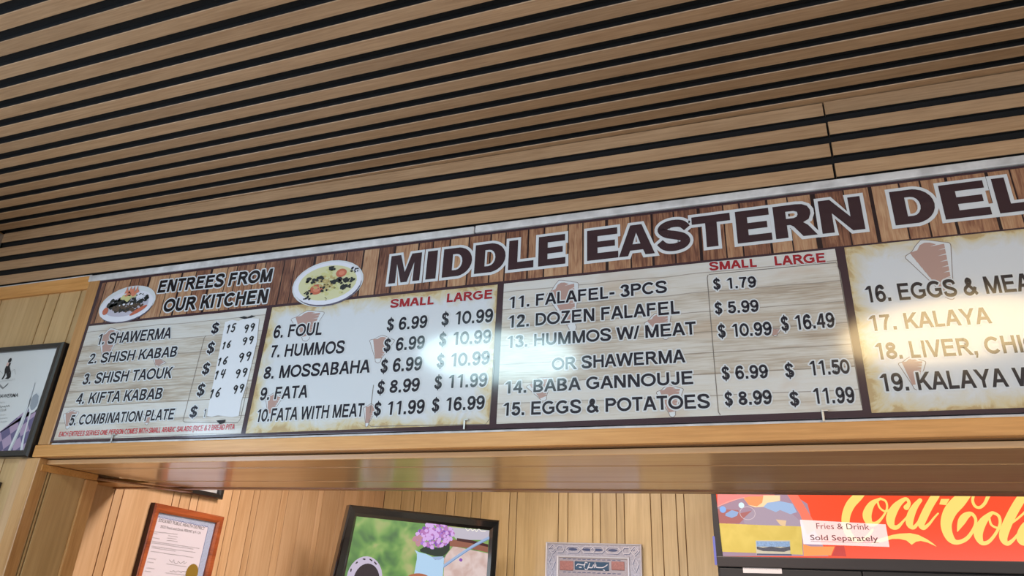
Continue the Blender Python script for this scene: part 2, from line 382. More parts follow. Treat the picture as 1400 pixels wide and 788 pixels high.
rp = ramp(nt, [(0.36, '#4a2d26'), (0.52, '#7c5342'), (0.66, '#a37a5e'), (0.85, '#bd9a7a')]); L(tone, rp.inputs['Fac'])
gap = math_node(nt, 'LESS_THAN', fr, 0.085)
mixn = nt.nodes.new('ShaderNodeMix'); mixn.data_type = 'RGBA'; L(gap, mixn.inputs['Factor']); L(rp.outputs['Color'], mixn.inputs[6]); mixn.inputs[7].default_value = lin('#24161a')
L(mixn.outputs[2], b.inputs['Base Color']); glossy(b)

# whitewashed boards (panels with wood) and stained parchment
def whitewash(name):
    m, nt, b = new_mat(name); L = nt.links.new
    tc = nt.nodes.new('ShaderNodeTexCoord'); sep = nt.nodes.new('ShaderNodeSeparateXYZ'); L(tc.outputs['Object'], sep.inputs[0])
    def ns(sc, det=5, dist=0.5):
        mp = nt.nodes.new('ShaderNodeMapping'); mp.inputs['Scale'].default_value = sc; L(tc.outputs['Object'], mp.inputs['Vector'])
        n = nt.nodes.new('ShaderNodeTexNoise'); n.inputs['Scale'].default_value = 1; n.inputs['Detail'].default_value = det; n.inputs['Distortion'].default_value = dist
        L(mp.outputs[0], n.inputs['Vector']); return n.outputs['Fac']
    big = ns((3.5, 1, 22)); streak = ns((14, 1, 230), 4); patch = ns((5, 1, 14), 3)
    wv = ns((4, 1, 1), 2)
    v = math_node(nt, 'ADD', math_node(nt, 'DIVIDE', sep.outputs['Z'], 0.056), math_node(nt, 'MULTIPLY', wv, 0.25))
    cell = math_node(nt, 'FLOOR', v); fr = math_node(nt, 'FRACT', v)
    wn = nt.nodes.new('ShaderNodeTexWhiteNoise'); wn.noise_dimensions = '1D'; L(cell, wn.inputs['W'])
    t = math_node(nt, 'MULTIPLY_ADD', big, 0.5, math_node(nt, 'MULTIPLY_ADD', streak, 0.35, math_node(nt, 'MULTIPLY', wn.outputs['Value'], 0.22)))
    rp = ramp(nt, [(0.30, '#8b7c6e'), (0.41, '#ada296'), (0.53, '#c6c2bd'), (0.78, '#cecfd2')]); L(t, rp.inputs['Fac'])
    rb = ramp(nt, [(0.56, (0, 0, 0, 1)), (0.72, (1, 1, 1, 1))]); L(patch, rb.inputs['Fac'])
    tan = nt.nodes.new('ShaderNodeMix'); tan.data_type = 'RGBA'
    L(math_node(nt, 'MULTIPLY', rb.outputs['Color'], math_node(nt, 'MULTIPLY', streak, 0.8)), tan.inputs['Factor']); L(rp.outputs['Color'], tan.inputs[6]); tan.inputs[7].default_value = lin('#b59a80')
    gap = math_node(nt, 'MULTIPLY', math_node(nt, 'LESS_THAN', fr, 0.05), 0.6)
    mx = nt.nodes.new('ShaderNodeMix'); mx.data_type = 'RGBA'; L(gap, mx.inputs['Factor']); L(tan.outputs[2], mx.inputs[6]); mx.inputs[7].default_value = lin('#75685e')
    L(mx.outputs[2], b.inputs['Base Color']); glossy(b); return m
M['whitewash'] = whitewash('whitewashed_board_print')
def parchment(name, x0, x1, z0, z1):
    m, nt, b = new_mat(name); L = nt.links.new
    tc = nt.nodes.new('ShaderNodeTexCoord'); sep = nt.nodes.new('ShaderNodeSeparateXYZ'); L(tc.outputs['Object'], sep.inputs[0])
    ex = math_node(nt, 'MINIMUM', math_node(nt, 'SUBTRACT', sep.outputs['X'], x0), math_node(nt, 'SUBTRACT', x1, sep.outputs['X']))
    ez = math_node(nt, 'MINIMUM', math_node(nt, 'SUBTRACT', sep.outputs['Z'], z0), math_node(nt, 'SUBTRACT', z1, sep.outputs['Z']))
    e = math_node(nt, 'MINIMUM', ex, ez)
    n = nt.nodes.new('ShaderNodeTexNoise'); n.inputs['Scale'].default_value = 16; n.inputs['Detail'].default_value = 7; n.inputs['Roughness'].default_value = 0.65; n.inputs['Distortion'].default_value = 0.7
    L(tc.outputs['Object'], n.inputs['Vector'])
    t = math_node(nt, 'ADD', math_node(nt, 'MULTIPLY', e, 15.0), math_node(nt, 'MULTIPLY_ADD', n.outputs['Fac'], 1.8, -0.9))
    rp = ramp(nt, [(0.0, '#b29a72'), (0.15, '#c6b896'), (0.4, '#c6c3bb'), (0.75, '#c9cdd5')]); L(t, rp.inputs['Fac'])
    L(rp.outputs['Color'], b.inputs['Base Color']); glossy(b); return m

# ============================================================ DATA (metres; u to the right, v up on each surface)
ROWS = [['1. SHAWERMA', '1. SHAWERMA', -2.2093, -1.8743, 2.3469, 0.0419, 'navy', 0.003], ['2. SHISH KABAB', '2. SHISH KABAB', -2.2203, -1.825, 2.2775, 0.0377, 'navy', 0.0051], ['3. SHISH TAOUK', '3. SHISH TAOUK', -2.2186, -1.8267, 2.2019, 0.0395, 'navy', 0.0077], ['4. KIFTA KABAB', '4. KIFTA KABAB', -2.2213, -1.8435, 2.131, 0.0387, 'navy', 0.0077], ['5. COMBINATION PLATE', '5. COMBINATION PLATE', -2.223, -1.7726, 2.0586, 0.0363, 'navy', 0.0147], ['EACH ENTREES SERVES ONE PERSON COMES WITH SMALL ARABIC SALADS (RICE & 2 BREAD PITA', 'EACH ENTREES SERVES ONE PERSON COMES WITH SMALL ARABIC SALADS (RICE & 2 BREAD PITA', -2.2552, -1.5223, 2.0202, 0.0169, 'red', 0.0065], ['$', '$', -1.7006, -1.6711, 2.3518, 0.0379, 'navy', -0.0102], ['$', '$', -1.6998, -1.6707, 2.281, 0.0388, 'navy', 0.0], ['$', '$', -1.6996, -1.6709, 2.209, 0.0384, 'navy', 0.007], ['$', '$', -1.7009, -1.6711, 2.1364, 0.0399, 'navy', 0.0134], ['$', '$', -1.7094, -1.6813, 2.066, 0.0364, 'navy', 0.0285], ['1', '1', -1.6536, -1.6453, 2.065, 0.0268, 'navy', 0.02], ['ENTREES FROM', 'ENTREES FROM', -1.9867, -1.4956, 2.5262, 0.0497, 'blackbold', -0.0112], ['OUR KITCHEN', 'OUR KITCHEN', -1.9351, -1.4961, 2.4473, 0.0514, 'blackbold', -0.0087], ['SMALL', 'SMALL', -1.0239, -0.8775, 2.3843, 0.0275, 'redbold', -0.0137], ['LARGE', 'LARGE', -0.8348, -0.6882, 2.3849, 0.0292, 'redbold', -0.0055], ['6. FOUL', '6. FOUL', -1.4413, -1.2594, 2.315, 0.0436, 'navy', -0.011], ['7. HUMMOS', '7. HUMMOS', -1.4398, -1.1683, 2.2485, 0.042, 'navy', -0.0074], ['8. MOSSABAHA', '8. MOSSABAHA', -1.4484, -1.0703, 2.1795, 0.0414, 'navy', 0.0013], ['9. FATA', '9. FATA', -1.4476, -1.2763, 2.1116, 0.0401, 'navy', 0.0058], ['10.FATA WITH MEAT', '10.FATA WITH MEAT', -1.4475, -1.0707, 2.0448, 0.0403, 'navy', 0.013], ['$ 6.99', '$ 6.99', -1.0276, -0.8944, 2.3092, 0.0404, 'navy', -0.0015], ['$ 10.99', '$ 10.99', -0.8452, -0.684, 2.311, 0.0416, 'navy', -0.0093], ['$ 6.99', '$ 6.99', -1.0297, -0.8961, 2.2431, 0.0409, 'navy', 0.0075], ['$ 10.99', '$ 10.99', -0.8476, -0.6861, 2.2474, 0.0405, 'navy', -0.0105], ['$ 6.99', '$ 6.99', -1.0313, -0.8978, 2.1773, 0.0416, 'navy', 0.0097], ['$ 10.99', '$ 10.99', -0.8483, -0.6868, 2.1825, 0.0403, 'navy', 0.0037], ['$ 8.99', '$ 8.99', -1.0338, -0.8987, 2.1134, 0.0397, 'navy', 0.0237], ['$ 11.99', '$ 11.99', -0.8496, -0.69, 2.1188, 0.0391, 'navy', 0.0], ['$ 11.99', '$ 11.99', -1.0361, -0.8761, 2.0486, 0.04, 'navy', 0.0125], ['$ 16.99', '$ 16.99', -0.8513, -0.6938, 2.0538, 0.0383, 'navy', 0.0089], ['11. FALAFEL- 3PCS', '11. FALAFEL- 3PCS', -0.6362, -0.1846, 2.3509, 0.0363, 'navy', 0.014], ['12. DOZEN FALAFEL', '12. DOZEN FALAFEL', -0.6358, -0.1535, 2.2887, 0.038, 'navy', 0.0054], ['13. HUMMOS W/ MEAT', '13. HUMMOS W/ MEAT', -0.6369, -0.1158, 2.2281, 0.0359, 'navy', 0.0046], ['OR SHAWERMA', 'OR SHAWERMA', -0.5001, -0.149, 2.1547, 0.0355, 'navy', 0.0031], ['14. BABA GANNOUJE', '14. BABA GANNOUJE', -0.6371, -0.1304, 2.096, 0.0348, 'navy', 0.0039], ['15. EGGS & POTATOES', '15. EGGS & POTATOES', -0.6387, -0.0948, 2.0339, 0.0364, 'navy', 0.0013], ['$ 1.79', '$ 1.79', -0.0626, 0.0424, 2.3485, 0.0315, 'navy', -0.04], ['$ 5.99', '$ 5.99', -0.0637, 0.0423, 2.2799, 0.0328, 'navy', -0.0189], ['$ 10.99', '$ 10.99', -0.0603, 0.067, 2.2147, 0.0357, 'navy', -0.0181], ['$ 16.49', '$ 16.49', 0.0922, 0.2127, 2.2226, 0.0387, 'navy', 0.0041], ['$ 6.99', '$ 6.99', -0.0596, 0.0472, 2.1042, 0.034, 'navy', -0.0084], ['$', '$', 0.0881, 0.1076, 2.1023, 0.0355, 'navy', -0.0154], ['11.50', '11.50', 0.1428, 0.2293, 2.1042, 0.0366, 'navy', 0.0], ['$ 8.99', '$ 8.99', -0.0576, 0.0492, 2.0385, 0.0346, 'navy', 0.0047], ['$', '$', 0.0913, 0.1111, 2.0324, 0.0344, 'navy', 0.0051], ['11.99', '11.99', 0.1424, 0.2304, 2.0346, 0.038, 'navy', -0.0102], ['SMALL', 'SMALL', -0.068, 0.0506, 2.4055, 0.0246, 'redbold', -0.0194], ['LARGE', 'LARGE', 0.0945, 0.2152, 2.4005, 0.0273, 'redbold', -0.0331], ['16. EGGS & MEAT', '16. EGGS & ME', 0.2903, 0.604, 2.2793, 0.0442, 'navy', -0.0038], ['17. KALAYA', '17. KALAYA', 0.2876, 0.5378, 2.2065, 0.0401, 'navy', 0.0], ['18. LIVER, CHICKEN', '18. LIVER', 0.2903, 0.4866, 2.1342, 0.0416, 'navy', -0.0036], ['19. KALAYA W/ MEAT', '19. KALAYA', 0.2887, 0.5392, 2.0577, 0.0424, 'navy', -0.0024]]
TITLE = [['M', -1.0423, -0.9342], ['I', -0.9136, -0.8793], ['D', -0.8584, -0.7614], ['D', -0.752, -0.6528], ['L', -0.6432, -0.5644], ['E', -0.55, -0.4676], ['E', -0.4033, -0.3131], ['A', -0.3116, -0.211], ['S', -0.2059, -0.1088], ['T', -0.107, -0.005], ['E', 0.0089, 0.0965], ['R', 0.1056, 0.2069], ['N', 0.2183, 0.3186], ['D', 0.3874, 0.482], ['E', 0.4981, 0.5962], ['L', 0.6128, 0.6883], ['I', 0.6996, 0.7287]]
STICKER = [[-1.6495, 2.3893], [-1.6217, 2.3947], [-1.5949, 2.3887], [-1.5711, 2.3943], [-1.5426, 2.3945], [-1.5118, 2.3894], [-1.5022, 2.3106], [-1.5049, 2.2324], [-1.5088, 2.1623], [-1.5155, 2.1109], [-1.5137, 2.0646], [-1.5384, 2.061], [-1.5949, 2.0685], [-1.6181, 2.0648], [-1.6369, 2.0677], [-1.6395, 2.093]]
HAND = [['15', -1.6368, -1.5993, 2.3484, 0.0276], ['99', -1.5664, -1.5196, 2.3449, 0.0254], ['16', -1.6392, -1.6035, 2.2931, 0.022], ['99', -1.563, -1.5137, 2.3014, 0.0236], ['16', -1.6437, -1.6018, 2.2359, 0.024], ['99', -1.5643, -1.5099, 2.2432, 0.028], ['14', -1.6443, -1.5985, 2.1897, 0.0259], ['99', -1.5636, -1.5118, 2.1896, 0.0262], ['16', -1.6466, -1.6019, 2.1268, 0.0271], ['99', -1.559, -1.5126, 2.138, 0.0246]]
KEBABS = [[-2.1592, 2.403, -2.1416, 2.2693, 0.0378], [-1.893, 2.2728, -1.9009, 2.2472, 0.0252], [-2.2292, 2.1072, -2.2273, 2.0433, 0.0267], [-1.8771, 2.0844, -1.8807, 2.0479, 0.0213], [-1.3239, 2.3987, -1.3158, 2.2977, 0.0469], [-1.0372, 2.292, -1.046, 2.2086, 0.0325], [-1.048, 2.081, -1.0558, 2.0165, 0.0169], [-1.3935, 2.1295, -1.4019, 2.0561, 0.0242], [-0.4804, 2.4158, -0.4426, 2.2609, 0.0367], [-0.2148, 2.2936, -0.1911, 2.2212, 0.029], [-0.5383, 2.132, -0.5222, 2.0701, 0.0291], [-0.1897, 2.0944, -0.1863, 2.0149, 0.0257], [0.4407, 2.4277, 0.4717, 2.272, 0.0396], [0.364, 2.1341, 0.3618, 2.0589, 0.0213], [0.074, 2.2293, 0.0754, 2.2097, 0.0139]]
RULES = [[[-1.7187, 2.345], [-1.7244, 2.3391], [-1.7315, 2.056], [-1.7232, 2.0517], [-1.5139, 2.0434], [-1.5065, 2.0543], [-1.504, 2.1563]], [[-1.0491, 2.1401], [-1.0482, 2.0236], [-1.0405, 2.0173], [-0.6858, 2.0125], [-0.6753, 2.0265], [-0.6712, 2.1973]], [[-0.0743, 2.3941], [-0.0768, 2.3867], [-0.0751, 2.0237], [-0.0713, 2.0171]], [[-0.0708, 2.3959], [0.2391, 2.3958], [0.2439, 2.3672], [0.2439, 2.0292]]]
PLATE1 = [[-2.118, 2.5026], [-2.2473, 2.4997], [-1.9857, 2.5047], [-2.1343, 2.5806], [-2.0967, 2.4207]]
PLATE2 = [[-1.269, 2.4946], [-1.4027, 2.4843], [-1.1341, 2.504], [-1.2692, 2.5773], [-1.2651, 2.4089]]
NAILS = [[-2.0074, 2.0029], [-0.7467, 2.0115], [0.1589, 2.0033]]
POSTER = {'outer': [[-2.3528, 2.3635], [-2.3521, 1.9489], [-2.5168, 1.9481], [-2.7137, 2.3604]], 'inner': [[-2.3826, 2.3448], [-2.3826, 1.9722], [-2.5278, 1.9713], [-2.7005, 2.3327]], 'head': [-2.616, 2.312], 'body': [[-2.6262, 2.3003], [-2.6056, 2.302], [-2.6066, 2.2875], [-2.5877, 2.2633], [-2.5816, 2.2457], [-2.59, 2.239], [-2.6097, 2.24], [-2.6013, 2.2468], [-2.6135, 2.2647], [-2.6139, 2.2532], [-2.6176, 2.2405], [-2.6261, 2.238], [-2.6206, 2.2593], [-2.627, 2.277], [-2.6266, 2.2886]], 'vee': [[-2.633, 2.2198], [-2.6011, 2.2012], [-2.5825, 2.2187]], 'roof': [[-2.668, 2.2648], [-2.6398, 2.2546], [-2.6638, 2.2559]], 'sh': [[-2.6096, 2.1664], [-2.5093, 2.1663], [-2.5139, 2.179]], 'lines': [[[-2.6398, 2.1484], [-2.5655, 2.1494]], [[-2.6456, 2.1321], [-2.5363, 2.1345]], [[-2.6344, 2.1185], [-2.5461, 2.1202]], [[-2.6163, 2.0999], [-2.5417, 2.1032]], [[-2.6103, 2.0874], [-2.525, 2.091]], [[-2.6044, 2.0753], [-2.5212, 2.0781]]], 'arc': [[-2.6537, 2.2265], [-2.6186, 2.2262], [-2.5547, 2.2286]], 'cloth': [[-2.6082, 2.0005], [-2.5555, 2.0292], [-2.4705, 2.0966], [-2.4498, 2.1134], [-2.4454, 2.1229], [-2.4321, 2.1272], [-2.3884, 2.1207], [-2.3793, 2.1165], [-2.3795, 1.9697], [-2.5269, 1.9693], [-2.6587, 1.9669]], 'knife': [[-2.4479, 2.2162], [-2.4446, 2.1416], [-2.4465, 2.0558], [-2.4603, 1.975]], 'spoon': [[-2.4197, 2.1833], [-2.4376, 2.1744], [-2.4444, 2.1551], [-2.4394, 2.1291], [-2.4264, 2.1094], [-2.4148, 2.1026], [-2.4002, 2.1084], [-2.3898, 2.1239], [-2.3881, 2.1399], [-2.3986, 2.1694]], 'handle': [[-2.4184, 2.1059], [-2.4152, 2.0647], [-2.4115, 2.0178], [-2.4035, 1.9762]]}
FRAME2 = [[-2.4386, 1.8505], [-2.4324, 1.7713], [-2.4679, 1.8457]]
CERT = {'oTL': [2.5414, 1.8961], 'oTR': [3.0022, 1.8807], 'oBR': [2.9875, 1.6033], 'oBL': [2.5327, 1.589], 'iTL': [2.5774, 1.8586], 'iTR': [2.9589, 1.8514], 'iBR': [2.9435, 1.602], 'iBL': [2.5601, 1.5899], 'l1': [[2.5938, 1.8191], [2.8923, 1.8084]], 'l2': [[2.6121, 1.7949], [2.8714, 1.7871]], 'seal': [2.8692, 1.6319], 'seal2': [2.9088, 1.6302], 'lines': [[[2.5831, 1.7751], [2.7241, 1.7751]], [[2.5837, 1.7679], [2.6044, 1.7675]], [[2.6713, 1.7651], [2.7277, 1.7639]], [[2.581, 1.7494], [2.6225, 1.7483]], [[2.6685, 1.7549], [2.7246, 1.7539]], [[2.6686, 1.7453], [2.7342, 1.7436]], [[2.5829, 1.7348], [2.8846, 1.7238]], [[2.585, 1.7286], [2.8462, 1.7178]], [[2.5897, 1.7141], [2.8638, 1.7044]], [[2.5917, 1.708], [2.7351, 1.702]], [[2.5908, 1.6932], [2.8577, 1.6816]], [[2.5862, 1.6638], [2.6302, 1.6619]], [[2.6978, 1.6461], [2.8255, 1.6388]], [[2.5852, 1.6492], [2.6206, 1.6468]], [[2.5877, 1.6246], [2.6344, 1.6224]], [[2.7041, 1.6082], [2.8373, 1.602]], [[2.5837, 1.6109], [2.6184, 1.6093]]], 'sig': [[[2.7104, 1.6638], [2.7289, 1.654], [2.7377, 1.6652], [2.7449, 1.6526], [2.764, 1.6513], [2.7675, 1.6602], [2.7827, 1.6522], [2.7939, 1.6571], [2.8051, 1.662], [2.8054, 1.6511], [2.8205, 1.6584]], [[2.7284, 1.6176], [2.7419, 1.6138], [2.7493, 1.6197], [2.7638, 1.6133], [2.7806, 1.6195], [2.8017, 1.6129], [2.8061, 1.6192], [2.8297, 1.6157]]]}
FRAME3 = [[2.9573, 1.9589], [2.6687, 1.9616], [2.961, 2.001], [2.9275, 1.9944], [2.7691, 1.9765]]
TVD = {'o': [[-0.0005, -0.0], [0.9809, -0.0], [0.9686, -0.3208], [-0.041, -0.3675]], 'i': [[0.0491, -0.057], [0.9104, -0.0638], [0.907, -0.3236], [0.0357, -0.3639]], 'flowers': [[0.5423, -0.1249], [0.3997, -0.16], [0.6922, -0.1037], [0.5111, -0.0516]], 'leaves': [[0.4508, -0.2056], [0.4833, -0.1839], [0.5841, -0.1871], [0.6181, -0.1648], [0.6404, -0.1431], [0.6449, -0.1932], [0.6229, -0.2171], [0.6002, -0.2309], [0.5471, -0.234], [0.4992, -0.2247], [0.4576, -0.215]], 'jug': [[0.4193, -0.2077], [0.4463, -0.2181], [0.4934, -0.225], [0.5359, -0.2396], [0.5549, -0.2532], [0.59, -0.2488], [0.6126, -0.2351], [0.6133, -0.3381], [0.6257, -0.4386], [0.4203, -0.4455], [0.429, -0.3466], [0.4388, -0.255], [0.436, -0.2285]], 'jugrim': [[0.5346, -0.2387], [0.5488, -0.2511], [0.5785, -0.2529], [0.6041, -0.2405], [0.6063, -0.2315]], 'stick': [[0.6142, -0.2843], [0.7084, -0.2219], [0.8033, -0.1626], [0.9084, -0.1085]], 'table': [[0.6236, -0.2245], [0.6674, -0.1716], [0.9143, -0.1966], [0.917, -0.4289], [0.6257, -0.4386], [0.6135, -0.2449]], 'band': [[0.64, -0.1381], [0.701, -0.1337], [0.9079, -0.1504], [0.9075, -0.1919], [0.7666, -0.1752], [0.6431, -0.1732]], 'dark': [[0.6878, -0.1245], [0.7945, -0.1297], [0.9076, -0.1452], [0.9086, -0.1607], [0.7958, -0.1476], [0.6891, -0.1397]], 'wallr': [[0.6336, -0.0671], [0.9164, -0.0816], [0.9173, -0.1445], [0.6887, -0.1346], [0.6359, -0.0926]], 'petal': [0.7225, -0.2436], 'cup': [[0.46, -0.3452], [0.3842, -0.3487], [0.5403, -0.3415]], 'sig': [[0.7421, -0.0647], [0.7589, -0.0779], [0.7768, -0.0651], [0.7903, -0.0755], [0.8087, -0.0662], [0.8192, -0.0785], [0.8341, -0.0627], [0.8542, -0.0732], [0.8831, -0.0709]], 'hood': [[0.1432, -0.3652], [0.0354, -0.3701], [0.2394, -0.3608], [0.1287, -0.2591]], 'face': [[0.1605, -0.3644], [0.0832, -0.3679], [0.2335, -0.3611], [0.1561, -0.2884]]}
PLAQUE = {'o': [[-1.3478, 1.9028], [-0.7249, 1.9064]], 'i': [[-1.2696, 1.8256], [-0.805, 1.8272]], 'blue': [[-1.1528, 1.7937], [-0.9312, 1.7424]], 'r1': [[-1.251, 1.7931], [-1.162, 1.7348]], 'r2': [[-0.9164, 1.7984], [-0.8345, 1.7456]], 'cal': [[[-1.142, 1.7661], [-1.1318, 1.7757], [-1.1164, 1.7738], [-1.096, 1.7721], [-1.0858, 1.7747]], [[-1.0909, 1.7584], [-1.0833, 1.7864], [-1.0705, 1.7845]], [[-1.0858, 1.7493], [-1.0756, 1.7427], [-1.0655, 1.7546], [-1.0553, 1.7826]], [[-1.0655, 1.7592], [-1.0402, 1.7577], [-1.03, 1.7741]], [[-1.0251, 1.7581], [-1.0199, 1.786]], [[-1.0149, 1.7746], [-1.0124, 1.7608], [-0.9848, 1.7594], [-0.9648, 1.7623], [-0.9422, 1.7768]], [[-1.1215, 1.7574], [-1.1087, 1.7569]], [[-0.9675, 1.7462], [-0.959, 1.7442]]]}
COOLER_O = [-0.2273, 3.95, 1.9571]
COOLER_A = -10.0
SCRIPT = [[[0.7331, 0.1795, 0.0408], [0.6958, 0.1384, 0.0476], [0.6592, 0.1029, 0.049], [0.6355, 0.0644, 0.0462], [0.6233, 0.026, 0.0435], [0.6222, -0.0122, 0.0394], [0.6333, -0.0446, 0.034], [0.6612, -0.0659, 0.0231], [0.6986, -0.055, 0.0136], [0.7346, -0.0175, 0.0095]], [[0.7863, 0.1228, 0.0109], [0.7499, 0.1015, 0.0306], [0.7253, 0.0635, 0.0449], [0.7197, 0.0363, 0.0449], [0.7288, 0.012, 0.034], [0.7542, 0.0119, 0.0163], [0.7864, 0.0413, 0.0095], [0.8099, 0.0788, 0.0088], [0.8099, 0.1114, 0.0095], [0.789, 0.1238, 0.0109]], [[0.7751, 0.1093, 0.0082], [0.7801, 0.0819, 0.0088], [0.8028, 0.0654, 0.0088], [0.8328, 0.0812, 0.0068]], [[0.8914, 0.082, 0.0286], [0.9055, 0.1017, 0.015], [0.8978, 0.1207, 0.015], [0.8719, 0.1076, 0.0272], [0.8423, 0.0784, 0.0408], [0.8181, 0.0357, 0.0449], [0.8176, 0.001, 0.034], [0.8387, -0.0059, 0.0177], [0.8674, 0.0194, 0.0095], [0.8971, 0.051, 0.0068]], [[0.9539, 0.1143, 0.017], [0.9272, 0.0853, 0.0306], [0.9035, 0.0457, 0.0381], [0.8925, 0.0088, 0.0354], [0.9068, -0.007, 0.0204], [0.9362, 0.0244, 0.0109], [0.9693, 0.0768, 0.0095], [0.9967, 0.1241, 0.0082]], [[1.02, 0.1343, 0.0381], [0.9854, 0.0871, 0.0381], [0.9557, 0.04, 0.0381], [0.9393, 0.0086, 0.0354], [0.9458, -0.0096, 0.0218], [0.9718, 0.0085, 0.0109], [0.9953, 0.0345, 0.0082], [1.0153, 0.0542, 0.0068]], [[1.1514, 0.1473, 0.0408], [1.1067, 0.1062, 0.0626], [1.0666, 0.0651, 0.0612], [1.0418, 0.0186, 0.0544], [1.0367, -0.0224, 0.049], [1.0464, -0.058, 0.0394], [1.0694, -0.0704, 0.0231], [1.1091, -0.0526, 0.015], [1.1448, -0.0072, 0.0116], [1.1561, 0.0283, 0.0122], [1.1447, 0.0514, 0.0163], [1.1199, 0.0413, 0.034], [1.0991, 0.0158, 0.034], [1.0772, -0.0234, 0.0041]], [[1.1733, 0.1415, 0.0109], [1.1605, 0.1105, 0.0109], [1.1647, 0.0846, 0.0122], [1.1816, 0.0781, 0.0122], [1.2027, 0.0943, 0.0122], [1.219, 0.1198, 0.0136], [1.2396, 0.1556, 0.0204]], [[1.2191, 0.0522, 0.015], [1.1866, 0.023, 0.034], [1.1599, -0.0172, 0.0422], [1.1528, -0.0473, 0.0381], [1.1613, -0.0721, 0.0245], [1.1867, -0.067, 0.0136], [1.22, -0.0321, 0.0109], [1.2434, 0.0077, 0.0109], [1.2455, 0.0403, 0.0122], [1.2284, 0.0541, 0.0136], [1.2191, 0.0522, 0.0136]], [[1.2086, 0.033, 0.0082], [1.2115, 0.0028, 0.0095], [1.2376, -0.0097, 0.0095], [1.2674, 0.0077, 0.0082]], [[1.3648, 0.1422, 0.0374], [1.3229, 0.0873, 0.0408], [1.2823, 0.0275, 0.0408], [1.2516, -0.0271, 0.0408], [1.2434, -0.0567, 0.034], [1.2529, -0.0738, 0.0231], [1.2749, -0.0614, 0.0122], [1.3024, -0.0319, 0.0082], [1.3374, 0.0124, 0.0068]], [[1.2853, 0.0101, 0.0082], [1.3158, 0.0323, 0.0082], [1.3532, 0.0668, 0.0082], [1.3862, 0.1215, 0.0082], [1.3798, 0.152, 0.0136]], [[1.366, 0.027, 0.0204], [1.3343, -0.0024, 0.0354], [1.3121, -0.0367, 0.0381], [1.3049, -0.0611, 0.0326], [1.3151, -0.0732, 0.019], [1.3419, -0.0463, 0.0095], [1.3798, 0.0122, 0.0082]], [[1.405, 0.0317, 0.0354], [1.3745, -0.0122, 0.0367], [1.3546, -0.0463, 0.034], [1.3573, -0.0728, 0.0218], [1.3808, -0.0606, 0.0109], [1.4194, -0.0171, 0.0068]]]
SWASH = [[0.7174, -0.0813], [0.7508, -0.06], [0.7928, -0.0465], [0.8135, -0.0401], [0.844, -0.0343], [0.8882, -0.032], [0.9206, -0.0397], [0.9508, -0.0576], [0.9714, -0.0748], [0.9846, -0.0899], [0.9529, -0.0729], [0.9257, -0.0655], [0.906, -0.0692], [0.886, -0.0828], [0.8683, -0.0644], [0.8403, -0.0573], [0.8108, -0.0575], [0.7692, -0.0703]]
SDASH = [[1.0385, 0.118], [1.0724, 0.1174], [1.0534, 0.0903], [1.0271, 0.0939]]
ART = {'base': [[0.0232, 0.3311], [0.3535, 0.3167], [0.4602, 0.1057], [0.4753, -0.0086], [0.5251, -0.1378], [0.0244, -0.1513], [0.0088, 0.1022]], 'pink': [[0.0249, 0.331], [0.3329, 0.3176], [0.2925, 0.129], [0.1418, 0.1398], [0.0139, 0.0968]], 'orange': [[0.1525, 0.1395], [0.1849, 0.1468], [0.2529, 0.1454], [0.2446, 0.1143], [0.2169, 0.0966], [0.1758, 0.105]], 'cream': [[0.2534, 0.1506], [0.3354, 0.1489], [0.3327, 0.1232], [0.2807, 0.1137], [0.2477, 0.0936], [0.206, 0.0916], [0.1705, 0.1051], [0.2169, 0.0966], [0.2451, 0.1195]], 'lblue': [[0.2704, 0.1139], [0.3324, 0.1206], [0.3912, 0.1068], [0.4064, 0.0662], [0.3755, 0.0564], [0.3277, 0.0772], [0.3064, 0.0672], [0.2477, 0.0936]], 'grey': [[0.2058, 0.089], [0.2477, 0.0936], [0.308, 0.0825], [0.3855, 0.0563], [0.4336, 0.0062], [0.4315, -0.0526], [0.318, -0.0135], [0.1979, 0.0068], [0.1463, 0.0121], [0.1434, 0.0378]], 'red': [[0.0076, 0.0863], [0.1206, 0.0796], [0.1298, 0.0639], [0.2048, 0.0786], [0.1486, 0.0378], [0.12, 0.0122], [0.0129, 0.0125]], 'bl2': [[0.0547, 0.062], [0.0885, 0.08], [0.1223, 0.0692], [0.1128, 0.051], [0.0853, 0.0408], [0.0539, 0.0515]], 'tan': [[0.3027, 0.0318], [0.3523, 0.0265], [0.344, -0.0035], [0.3201, 0.0065]], 'red2': [[0.3669, 0.1585], [0.4169, 0.1574], [0.4945, -0.0086], [0.4423, -0.0428], [0.42, 0.056]], 'orange2': [[0.4178, -0.0842], [0.4519, -0.0948], [0.5164, -0.0941], [0.5587, -0.0936], [0.5376, -0.1341], [0.414, -0.1388]], 'dred': [[0.5643, -0.0909], [0.601, -0.0905], [0.6047, -0.1382], [0.5399, -0.1367]], 'c1': [0.0429, 0.0832], 'c2': [0.1396, 0.1029], 'c3': [0.1667, 0.0635], 'rim': [[0.0112, 0.0969], [0.0759, 0.1224], [0.158, 0.1421]]}
CPANEL = {'bl': [0.0226, -0.1453], 'tl': [0.0118, 0.1466], 'br': [1.2998, -0.1421], 'left': [-0.012, 0.1482], 'll': [0.0028, -0.1853]}
YSHEET = [[0.0151, 0.0145], [0.2254, 0.005], [0.4202, -0.002], [0.4114, -0.1331], [0.0227, -0.1253]]
STAMP = [[0.1945, -0.0693], [0.3596, -0.0681], [0.3538, -0.1354], [0.1926, -0.138]]
NOTE = [[0.4171, 0.0298], [0.7933, 0.0063], [0.7939, -0.0935], [0.4206, -0.0843]]
NOTET = [[[0.4892, -0.0134], [0.7214, -0.0176], [0.7254, 0.0088]], [[0.4553, -0.0657], [0.751, -0.0688], [0.7547, -0.0444]]]
TAG = [[0.1213, -0.1861], [0.3073, -0.1853], [0.3067, -0.2221], [0.1216, -0.2237]]

